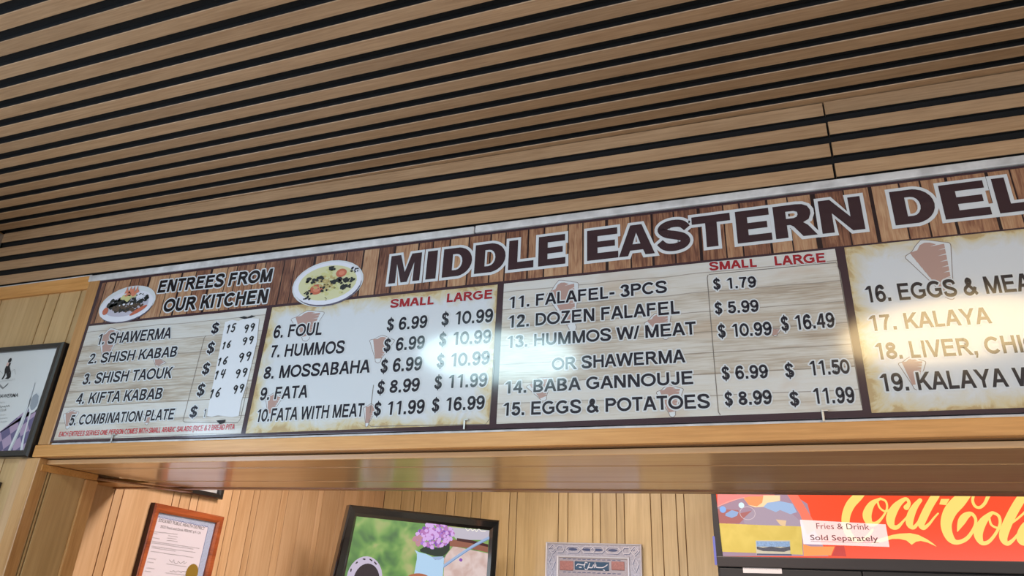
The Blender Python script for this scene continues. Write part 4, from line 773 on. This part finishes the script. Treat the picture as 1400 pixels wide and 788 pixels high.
ribbons('emblem_lines', [[(-2.70, 2.262), (-2.655, 2.275), (-2.63, 2.262)], [(-2.598, 2.262), (-2.575, 2.275), (-2.56, 2.255)]], -0.0168, M['grey_ink'], po, w=0.0012, smooth=False)
def squiggle(p, q, h_, n, rnd=0.5):
    out = []
    for i in range(n+1):
        t = i/n; out.append((p[0]*(1-t)+q[0]*t, p[1]*(1-t)+q[1]*t + h_*(0.5 if i % 2 else -0.5)*random.uniform(1-rnd, 1+rnd)))
    return out
ribbons('emblem_script', [squiggle((-2.66, 2.228), (-2.555, 2.236), .006, 26)], -0.0168, M['grey_ink'], po, w=0.0011, smooth=False)
a0, a1, a2 = POSTER['sh']
t = lettering('BEST SHAWERMA', a0[0]-(a1[0]-a0[0])*0.66, a1[0], a0[1]+0.001, 0.0135, -0.0168, M['ink'], po, bold=0.006)
ll = POSTER['lines']
for i, (p, q) in enumerate(ll):
    h_ = 0.0085 if i in (1, 2) else 0.004
    ribbons('small_print', [squiggle(p, q, h_, 22 if i in (1, 2) else 30)], -0.0168, M['ink' if i in (1, 2) else 'grey_ink'], po, w=0.0017 if i in (1, 2) else 0.0012, smooth=False)
m, nt, b = new_mat('purple_checked_cloth_print'); M['cloth'] = m; L = nt.links.new
tc = nt.nodes.new('ShaderNodeTexCoord'); sp = nt.nodes.new('ShaderNodeSeparateXYZ'); L(tc.outputs['Object'], sp.inputs[0])
cb_ = nt.nodes.new('ShaderNodeCombineXYZ')
uu = math_node(nt, 'ADD', math_node(nt, 'MULTIPLY', sp.outputs['X'], 0.83), math_node(nt, 'MULTIPLY', sp.outputs['Z'], 0.56))
vv = math_node(nt, 'SUBTRACT', math_node(nt, 'MULTIPLY', sp.outputs['Z'], 0.83), math_node(nt, 'MULTIPLY', sp.outputs['X'], 0.56))
L(uu, cb_.inputs[0]); L(vv, cb_.inputs[1]); cb_.inputs[2].default_value = 0.01
ck = nt.nodes.new('ShaderNodeTexChecker'); ck.inputs['Scale'].default_value = 26; L(cb_.outputs[0], ck.inputs['Vector'])
ck.inputs['Color1'].default_value = lin('#57507c'); ck.inputs['Color2'].default_value = lin('#a08bab'); L(ck.outputs['Color'], b.inputs['Base Color']); b.inputs['Roughness'].default_value = 0.35; b.inputs['Coat Weight'].default_value = 1
cl = [(-2.845, 1.972), (-2.845, 1.985)] + [tuple(p) for p in POSTER['cloth'][1:8]] + [(-2.384, 2.14), (-2.3835, 1.973)]
prism('checked_cloth', cl, -0.0166, M['cloth'], po)
M['silver_print'] = plain('silver_cutlery_print', '#c9cdd3', 0.3, coat=1.0); M['silver_dark'] = plain('cutlery_shade_print', '#8a93a0', 0.3, coat=1.0)
ribbons('knife', [[(p[0], max(p[1], 1.975), w_) for p, w_ in zip(POSTER['knife'], (.004, .016, .018, .014))]], -0.0172, M['silver_print'], po)
ribbons('knife_edge', [[(p[0]+0.004, max(p[1], 1.975), .002) for p in POSTER['knife']]], -0.0175, M['silver_dark'], po)
prism('spoon_bowl', POSTER['spoon'], -0.0172, M['silver_print'], po)
sc_ = [sum(p[i] for p in POSTER['spoon'])/10 for i in (0, 1)]
prism('spoon_hollow', [(sc_[0]+(p[0]-sc_[0])*.72, sc_[1]+(p[1]-sc_[1])*.78+0.003) for p in POSTER['spoon']], -0.0175, M['silver_dark'], po)
ribbons('spoon_handle', [[(p[0], max(p[1], 1.975), w_) for p, w_ in zip(POSTER['handle'], (.008, .006, .008, .012))]], -0.0173, M['silver_print'], po)
# small frame below it
f2 = empty('small_black_frame', (0, FY, 0), 0, 'black picture frame below the award poster, only its upper corner showing', 'picture frame')
oq = quad(-2.78, -2.474, 1.55, 1.868); iq = quad(-2.755, -2.498, 1.575, 1.845)
frame_ring('frame_bar', oq, iq, -0.026, 0.004, M['black_frame'], f2)
prism('print_sheet', iq, -0.012, M['poster'], f2)

# certificate in the kitchen
ce = empty('certificate', (KX, 0, 0), R(90), 'permit certificate with gold seal in a reddish brown wooden frame on the kitchen wall', 'certificate')
oq = [(2.541, 1.8955), (3.002, 1.8815), (2.985, 1.36), (2.525, 1.36)]; iq = [(2.5775, 1.858), (2.9585, 1.849), (2.937, 1.40), (2.555, 1.40)]
frame_ring('frame_bar', oq, iq, -0.032, 0.0, M['cherry'], ce, lip=0.008)
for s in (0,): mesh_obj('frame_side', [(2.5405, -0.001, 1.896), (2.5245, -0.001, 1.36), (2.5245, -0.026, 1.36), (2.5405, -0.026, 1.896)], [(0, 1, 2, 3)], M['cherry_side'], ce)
M['cert'] = plain('certificate_paper', '#dcd6e4', 0.4, coat=0.8, coat_rough=0.15); M['cert_blue'] = plain('certificate_blue_border', '#a8b4d2', 0.4, coat=0.8, var=0.2, vscale=200); M['blue_ink'] = plain('blue_ink', '#4b5a98', 0.5)
M['gold'] = plain('gold_foil_seal', '#a98a3a', 0.4, metal=0.5)
prism('blue_border', iq, -0.014, M['cert_blue'], ce)
q0 = [(2.583, 1.838), (2.915, 1.824), (2.899, 1.42), (2.568, 1.42)]
prism('certificate_sheet', q0, -0.0146, M['cert'], ce)
ribbons('border_line', [[squiggle(q0[0], q0[1], .006, 40)[i] for i in range(41)], squiggle(q0[1], q0[2], .006, 50)], -0.015, M['blue_ink'], ce, w=0.0022, smooth=False)
(ax_, az_), (bx_, bz_) = CERT['l1']
lettering('STICKNEY PUBLIC HEALTH DISTRICT', ax_, bx_, (az_+bz_)/2, 0.0135, -0.0152, M['ink'], ce, slope=(bz_-az_)/(bx_-ax_), bold=-0.004)
(ax_, az_), (bx_, bz_) = CERT['l2']
lettering('2023 Food and Drink PERMIT # F-124', ax_, bx_, (az_+bz_)/2, 0.0115, -0.0152, M['ink'], ce, slope=(bz_-az_)/(bx_-ax_), bold=-0.006)
for p, q in CERT['lines']:
    ribbons('small_print', [squiggle(p, q, .0035, max(6, int(abs(q[0]-p[0])/.004)))], -0.0152, M['ink'], ce, w=0.0011, smooth=False)
ribbons('signature', CERT['sig'], -0.0153, M['ink'], ce, w=0.0013)
sx, sz = CERT['seal']
plates('gold_seal', [[(sx + (.041 if i % 2 else .038)*math.cos(math.pi*i/24), sz-0.018 + (.041 if i % 2 else .038)*math.sin(math.pi*i/24)) for i in range(48)]], -0.0162, M['gold'], ce)
# black frame higher up on the same wall
f3 = empty('black_wall_frame', (KX, 0, 0), R(90), 'black picture frame partly hidden behind the header, hanging above the certificate', 'picture frame')
oq = quad(2.46, 2.9573, 1.960, 2.36); iq = quad(2.485, 2.925, 1.985, 2.33)
frame_ring('frame_bar', oq, iq, -0.035, 0.0, M['black_frame'], f3)
prism('print_sheet', iq, -0.014, M['poster'], f3)

# ============================================================ TV
tv = empty('television', (-2.153, 3.481, 2.0), R(51.62), 'black television across the kitchen corner showing purple flowers in a light blue jug', 'television')
W_, H_ = 0.980, 0.60
o4 = [(0, 0), (W_, 0), (W_-0.012, -H_), (-0.068, -H_)]; i4 = [(0.049, -0.0575), (0.9115, -0.0640), (0.903, -H_+0.06), (0.010, -H_+0.06)]
frame_ring('bezel', o4, i4, -0.012, 0.05, M['black_gloss'], tv, lip=0.012)
box('back_cover', 0.03, W_-0.03, 0.03, 0.085, -H_+0.03, -0.03, M['black_core'], tv, bevel=0.01)
box('wall_arm', W_/2-0.03, W_/2+0.03, 0.08, 0.55, -0.36, -0.28, M['black_core'], tv, bevel=0.004)
def bokeh(name, stops, strength, scale=9, dist=0.4):
    m, nt, b = new_mat(name); L = nt.links.new
    tc = nt.nodes.new('ShaderNodeTexCoord'); n = nt.nodes.new('ShaderNodeTexNoise'); n.inputs['Scale'].default_value = scale; n.inputs['Detail'].default_value = 2; n.inputs['Distortion'].default_value = dist
    L(tc.outputs['Object'], n.inputs['Vector']); r = ramp(nt, stops); L(n.outputs['Fac'], r.inputs['Fac'])
    b.inputs['Base Color'].default_value = (0.02, 0.02, 0.02, 1); L(r.outputs['Color'], b.inputs['Emission Color']); b.inputs['Emission Strength'].default_value = strength; b.inputs['Roughness'].default_value = 0.3
    return m
TS = 0.9
M['tv_green'] = bokeh('screen_green_meadow', [(0.32, '#3f6b3c'), (0.45, '#5f8f45'), (0.56, '#7fa456'), (0.68, '#a8ad70')], TS)
M['tv_white'] = bokeh('screen_pale_wood', [(0.35, '#c9aaa2'), (0.6, '#dcc6c2')], TS, 14); M['tv_dark'] = emit('screen_dark_brown', '#4a2a2c', TS, '#050505'); M['tv_band'] = emit('screen_red_brown', '#96604f', TS, '#050505')
M['tv_grey'] = emit('screen_grey_lilac', '#c3bcc9', TS, '#050505'); M['tv_jug'] = emit('screen_light_blue', '#b4d4f0', TS, '#050505'); M['tv_line'] = emit('screen_slate_blue', '#5c7fae', TS, '#050505')
M['tv_fl'] = [emit('screen_flower_%s' % n_, c_, TS, '#050505') for n_, c_ in (('lilac', '#a87ad8'), ('violet', '#8a55b0'), ('rose', '#b878b8'), ('pale', '#d8aeea'), ('salmon', '#c08a98'))]
M['tv_leaf'] = emit('screen_dark_leaves', '#2e3a34', TS, '#050505'); M['tv_cup'] = emit('screen_terracotta', '#b06a4c', TS, '#050505'); M['tv_hair'] = emit('screen_dark_hair', '#3a3036', TS, '#050505'); M['tv_hood'] = emit('screen_headscarf', '#c8bcd2', TS, '#050505'); M['tv_skin'] = emit('screen_skin', '#c69c92', TS, '#050505')
M['tv_stick'] = emit('screen_handle_blue', '#9fb6d8', TS, '#050505')
T_ = TVD
scr = prism('screen', i4, 0.0, M['tv_green'], tv)
zmin = -H_+0.06
clipz = lambda P_: [(p[0], max(p[1], zmin)) for p in P_]
def TP(name, pts, d, mat): return prism(name, clipz(pts), -d, mat, scr)
tl = T_['flowers']
TP('screen_wall', [T_['wallr'][0], (0.911, -0.0645), (0.9095, -0.12), T_['wallr'][3], T_['wallr'][4]], .0003, M['tv_grey'])
xr = 0.909
cx_ = lambda P_: [(min(p[0], xr), p[1]) for p in P_]
TP('screen_table', cx_(T_['table']), .0004, M['tv_white']); TP('screen_band', cx_(T_['band']), .0006, M['tv_band']); TP('screen_gap', cx_(T_['dark']), .0007, M['tv_dark'])
ribbons('screen_handle', [[(min(p[0], xr), p[1], .017) for p in T_['stick']]], -.0009, M['tv_stick'], scr)
ribbons('screen_handle_shade', [[(min(p[0], xr)-.002, p[1]-.008, .003) for p in T_['stick']]], -.0010, M['tv_line'], scr)
TP('screen_jug', T_['jug'], .0012, M['tv_jug']); prism('screen_jug_rim', T_['jugrim'], -.0014, M['tv_stick'], scr)
TP('screen_leaves', T_['leaves'], .0016, M['tv_leaf'])
fc, fL, fR, fT = [Vector(p) for p in T_['flowers']]
for i, mt in enumerate(M['tv_fl']):
    pl_ = []
    for _ in range(70 if i != 4 else 22):
        t = random.random()*6.28; q = math.sqrt(random.random())
        px = fc.x + 0.118*q*math.cos(t); pz = fc.y + 0.008 + (0.072*q*math.sin(t)) + 0.10*(px-fc.x)
        if i == 4: px = fL.x+0.03+.03*q*math.cos(t); pz = fc.y-.03+.03*q*math.sin(t)
        pl_.append(blob(px, pz, random.uniform(.007, .016), 0.9))
    plates('screen_flowers', pl_, -.0019-.0002*i, mt, scr)
plates('screen_flowers', [blob(T_['petal'][0], T_['petal'][1], .012)], -.0018, M['tv_fl'][1], scr)
cc, c1_, c2_ = T_['cup']; prism('screen_cup', clipz(ellipse(cc[0], cc[1]-.02, abs(c2_[0]-c1_[0])/2, .035)), -.0030, M['tv_cup'], scr)
hc, hl, hr, ht = T_['hood']; hx = (hl[0]+hr[0])/2; hrx = (hr[0]-hl[0])/2; hz = ht[1]-hrx*1.1
prism('screen_headscarf', clipz(ellipse(hx, hz, hrx, hrx*1.1)), -.0030, M['tv_hood'], scr)
prism('screen_hair', clipz(ellipse(hx+.012, hz-.012, hrx*.74, hrx*.86)), -.0032, M['tv_hair'], scr)
prism('screen_face', clipz(ellipse(hx+.012, hz-.055, hrx*.52, hrx*.62)), -.0034, M['tv_skin'], scr)
ribbons('screen_scarf_dots', [[(hx+hrx*.9*math.cos(t), hz+hrx*.95*math.sin(t), .008), (hx+hrx*.86*math.cos(t+.12), hz+hrx*.98*math.sin(t+.12), .006)] for t in (.9, 1.25, 1.7, 2.2, 2.7)], -.0034, M['tv_hair'], scr)
ribbons('screen_signature', [T_['sig']], -.0012, emit('screen_white_script', '#f0ead8', 1.1, '#050505'), scr, w=0.0035)

# ============================================================ PLAQUE on the rear wall
pq = empty('ornamental_plaque', (0, 4.62, 0), 0, 'silver patterned plaque with a dark blue calligraphy tile, on the rear wall beside the cooler', 'plaque')
P_ = PLAQUE; (x0, z0), (x1, z1) = P_['o']; zt_ = (z0+z1)/2; zb_ = zt_-0.46
M['pewter'] = plain('pewter', '#a7a5b0', 0.28, metal=0.35, var=0.25, vscale=90); M['pewter_l'] = plain('bright_pewter', '#c9c6cc', 0.3, metal=0.4); M['pewter_d'] = plain('blue_enamel_line_and_shade', '#3c4a72', 0.35)
M['tile_blue'] = plain('deep_blue_enamel', '#1d4466', 0.3, coat=1); M['tile_red'] = plain('rose_enamel', '#a06f6c', 0.5, var=0.2, vscale=120); M['plq'] = plain('plaque_ground', '#a09aa2', 0.4, metal=0.3, var=0.15, vscale=150)
box('plaque_body', x0, x1, 0.0, 0.04, zb_, zt_, M['pewter'], pq, bevel=0.006)
(ix0, iz0), (ix1, iz1) = P_['i']; izt = (iz0+iz1)/2
frame_ring('inner_moulding', quad(ix0-.004, ix1+.004, zb_+.076, izt), quad(ix0+.012, ix1-.012, zb_+.092, izt-.014), -0.010, 0.0, M['pewter_l'], pq, lip=0.004)
frame_ring('outer_moulding', quad(x0, x1, zb_, zt_), quad(x0+.010, x1-.010, zb_+.010, zt_-.010), -0.007, 0.0, M['pewter_l'], pq, lip=0.003)
prism('plaque_ground', quad(ix0+.012, ix1-.012, zb_+.092, izt-.014), -0.001, M['plq'], pq)
orn = []
def diamond(cx, cz, a_, b2): return [(cx-a_, cz), (cx, cz+b2), (cx+a_, cz), (cx, cz-b2), (cx-a_, cz)]
zc_ = (zt_+izt)/2 - .002; xm = (x0+x1)/2
for cx in (x0+.045, x1-.045): orn += [diamond(cx, zc_, .028, .028), diamond(cx, zc_, .014, .014)]
for s in (-1, 1):
    for u_, w2 in ((.215, .026), (.13, .05), (.03, .045)):
        cx = xm+s*u_; orn.append([(cx-w2, zc_), (cx-w2*.6, zc_+.018), (cx+w2*.6, zc_+.018), (cx+w2, zc_), (cx+w2*.6, zc_-.018), (cx-w2*.6, zc_-.018), (cx-w2, zc_)])
    for kk in range(3):
        cz = zt_-.12-kk*.11; cx = xm+s*((x1-x0)/2-.042); orn += [diamond(cx, cz, .02, .045)]
ribbons('ornament_line', orn, -0.0012, M['pewter_l'], pq, w=0.005, smooth=False)
ribbons('ornament_shade', [[(p[0]+.004, p[1]-.004) for p in l] for l in orn], -0.0008, M['pewter_d'], pq, w=0.004, smooth=False)  # shade of the ornament lines, painted as an offset dark blue copy
plates('ornament_fill', [ellipse(xm+s*u_, zc_, .03, .008) for s in (-1, 1) for u_ in (.13, .035)], -0.0010, M['pewter_d'], pq)
(bx0, bz0), (bx1, bz1) = P_['blue']; box('calligraphy_tile', bx0, bx1, -0.006, 0.0, bz1, bz0, M['tile_blue'], pq, bevel=0.004)
for key in ('r1', 'r2'):
    (rx0, rz0), (rx1, rz1) = P_[key]; box('rose_tile', rx0, rx1, -0.005, 0.0, rz1+.002, rz0, M['tile_red'], pq, bevel=0.004)
ribbons('calligraphy', P_['cal'], -0.0072, M['pewter_l'], pq, w=0.0055)
dots = [[(ix0+.04+i*.032, izt-.022), (ix0+.058+i*.032, izt-.021)] for i in range(12)] + [[(ix0+.04+i*.032, bz1-.016), (ix0+.058+i*.032, bz1-.015)] for i in range(12)]
ribbons('dash_row', dots, -0.0015, M['pewter_d'], pq, w=0.004)

# ============================================================ DRINKS COOLER
co = empty('drinks_cooler', tuple(COOLER_O), R(COOLER_A), 'tall black drinks cooler with a backlit red sign, at the rear wall', 'cooler')
M['cool_black'] = plain('cooler_black', '#151214', 0.6); M['cool_brown'] = plain('cooler_dark_ledge', '#221a1a', 0.5)
CW = 1.98; zb0 = COOLER_O[2]; PT = 0.185; PB_ = -0.1458
box('cabinet', -0.010, CW, 0.012, 0.60, -zb0, PT+0.03, M['cool_black'], co, bevel=0.006)
PX0b, PX0t = CPANEL['bl'][0], CPANEL['tl'][0]
mesh_obj('header_frame', [(-0.012, -.012, PB_-.04), (PX0b+.004, -.012, PB_-.04), (PX0t, -.012, PT), (-0.012, -.012, PT), (-0.012, .012, PB_-.04), (PX0b+.004, .012, PB_-.04), (PX0t, .012, PT), (-0.012, .012, PT)],
    [(0, 1, 2, 3), (7, 6, 5, 4), (0, 3, 7, 4), (1, 5, 6, 2)], M['cool_black'], co)
box('header_frame', -0.012, CW, -.012, .012, PT, PT+0.03, M['cool_black'], co, bevel=.003)
box('header_ledge', -0.004, CW, -.022, .012, PB_-.052, PB_-.001, M['cool_brown'], co, bevel=.004)
box('door_frame', 0.004, 0.66, -.014, .012, -1.30, PB_-.056, M['cool_black'], co, bevel=.004)
box('door_frame', 0.664, 1.32, -.014, .012, -1.30, PB_-.056, M['cool_black'], co, bevel=.004)
box('door_frame', 1.324, CW, -.014, .012, -1.30, PB_-.056, M['cool_black'], co, bevel=.004)
CS = 1.0
def lit(name, col, s=1.0): return emit(name, col, CS*s, '#101010')
M['c_red'] = lit('backlit_red', '#ff4f2a', 0.95); M['c_yel'] = lit('backlit_cream_letters', '#ffdc74', 0.98)
sign_q = [(PX0t, PT), (CW-.012, PT), (CW-.012, PB_), (PX0b, PB_)]
sg = prism('backlit_sign', sign_q, -.004, M['c_red'], co)
clipP = lambda pts: [(max(p[0], PX0t+(PX0b-PX0t)*(PT-min(max(p[1], PB_), PT))/(PT-PB_)), min(max(p[1], PB_), PT-.002)) for p in pts]
def ART_(name, key, d, col, s=1.0): prism(name, clipP(ART[key]), -.004-d, lit(name, col, s), sg)
ART_('art_mauve', 'base', .0003, '#a88a9c'); ART_('art_pink', 'pink', .0005, '#f08a86'); ART_('art_red_wash', 'red2', .0006, '#ff7a62'); ART_('art_brick', 'red', .0007, '#b06a68')
ART_('art_grey_ice', 'grey', .0009, '#ab98a8'); ART_('art_cream', 'cream', .0011, '#ffd9a8'); ART_('art_light_blue', 'lblue', .0013, '#9db8dc'); ART_('art_orange', 'orange', .0013, '#ff9a62')
ART_('art_blue_drop', 'bl2', .0013, '#93add6'); ART_('art_tan', 'tan', .0013, '#e8c49a'); ART_('art_amber', 'orange2', .0009, '#ff9a50'); ART_('art_dark_red', 'dred', .0011, '#c83a30')
r_ = 0.0095
plates('art_bubble', [ellipse(ART['c1'][0], ART['c1'][1], .0165, .0165)], -.0057, lit('bubble_blue', '#86b4f0'), sg)
plates('art_bubble', [ellipse(ART['c2'][0], ART['c2'][1], .0145, .0145)], -.0057, lit('bubble_white', '#d8f0f4'), sg)
e_ = ellipse(ART['c3'][0], ART['c3'][1], .038, .032); ribbons('art_bubble_rim', [e_ + [e_[0]]], -.0059, lit('bubble_rim', '#d8c4c8'), sg, w=.0025, smooth=False)
ribbons('art_rim', [clipP(ART['rim'])], -.0057, lit('art_rim_light', '#ffb0a0'), sg, w=.003)
def clipS(st): return [(p[0], min(p[1], PT-.004), p[2]*(.82 if p[2] > .018 else 1)) for p in st]
for st in SCRIPT: ribbons('script_letter', [clipS(st)], -.0053-.0001*(SCRIPT.index(st) % 3), M['c_yel'], sg)
prism('script_swash', SWASH, -.0053, M['c_yel'], sg); prism('script_dash', SDASH, -.0053, M['c_yel'], sg)
ribbons('blue_tape', [[(-0.0135, -.055), (-0.0115, -.185)]], -.0125, plain('blue_tape', '#5a5fa8', 0.5), co, w=.012, smooth=False)
prism('door_label', TAG, -.0155, plain('silver_label', '#c9c4c6', 0.4), co)
ribbons('door_label_print', [squiggle((TAG[0][0]+.01, TAG[0][1]-.014), (TAG[1][0]-.02, TAG[1][1]-.015), .006, 30)], -.016, M['grey_ink'], co, w=.0018, smooth=False)
def on_cooler(name, label, cat):
    o = empty(name, tuple(COOLER_O), R(COOLER_A), label, cat); return o
ys = on_cooler('yellow_paper', 'plain yellow paper sheet taped over the lower left of the red sign', 'paper')
m = bokeh('yellow_paper', [(0.4, '#b09e44'), (0.6, '#ccba62')], 0.34, 12); m.node_tree.nodes['Principled BSDF'].inputs['Base Color'].default_value = lin('#a3934a'); m.node_tree.nodes['Principled BSDF'].inputs['Roughness'].default_value = 0.8  # light of the sign coming through the sheet is put in as weak emission
prism('sheet', YSHEET, -.0078, m, ys, th=0.0004)
stp = on_cooler('photo_card', 'small blue and grey photo card stuck on the yellow paper', 'card')
prism('card', STAMP, -.0088, plain('card_stock', '#a9a99a', 0.6), stp, th=.0006)
(a0_, b0_), (a1_, b1_), _, (a3_, b3_) = STAMP
def lerp(u_, v_): return (a0_+(a1_-a0_)*u_, b0_+(b3_-b0_)*v_)
prism('card_sky', [lerp(.02, .05), lerp(.98, .05), lerp(.98, .42), lerp(.02, .42)], -.0091, plain('card_blue', '#6f8fb8', 0.5, var=.25, vscale=120), stp)
prism('card_scene', [lerp(.02, .42), lerp(.2, .50), lerp(.45, .40), lerp(.7, .50), lerp(.98, .38), lerp(.98, .62), lerp(.8, .75), lerp(.2, .72), lerp(.02, .6)], -.0093, plain('card_dark', '#3b3f4c', 0.5, var=.4, vscale=200), stp)
prism('card_edge', [lerp(0, .90), lerp(1, .90), lerp(1, 1), lerp(0, 1)], -.0092, plain('card_navy', '#3c4668', 0.5), stp)
nt_ = on_cooler('paper_note', 'thin white paper note reading Fries & Drink Sold Separately on the red sign', 'note')
m, ntt, b = new_mat('thin_paper'); b.inputs['Base Color'].default_value = lin('#e6dbe0'); b.inputs['Roughness'].default_value = 0.7
tr = ntt.nodes.new('ShaderNodeBsdfTransparent'); mxs = ntt.nodes.new('ShaderNodeMixShader'); mxs.inputs[0].default_value = 0.55
b.inputs['Emission Color'].default_value = lin('#ead6da'); b.inputs['Emission Strength'].default_value = 0.55  # sign glow behind the note, imitated by emission of the paper itself
out = [n for n in ntt.nodes if n.type == 'OUTPUT_MATERIAL'][0]
ntt.links.new(tr.outputs[0], mxs.inputs[1]); ntt.links.new(b.outputs[0], mxs.inputs[2]); ntt.links.new(mxs.outputs[0], out.inputs['Surface'])
prism('sheet', NOTE, -.0100, m, nt_)
M['note_ink'] = plain('brown_grey_ink', '#5a3f44', 0.7)
for (s, bold), (p, q, t3) in zip((('Fries & Drink', 0.0), ('Sold Separately', 0.008)), NOTET):
    lettering(s, p[0], q[0], (p[1]+q[1])/2, t3[1]-q[1], -.0106, M['note_ink'], nt_, slope=(q[1]-p[1])/(q[0]-p[0]), bold=bold)
(p, q, _) = NOTET[1]; ribbons('underline', [[(p[0], p[1]-.006), (q[0], q[1]-.006)]], -.0106, M['note_ink'], nt_, w=.0014, smooth=False)

# every part that hangs on the print empties stays within three levels
bpy.context.view_layer.update()
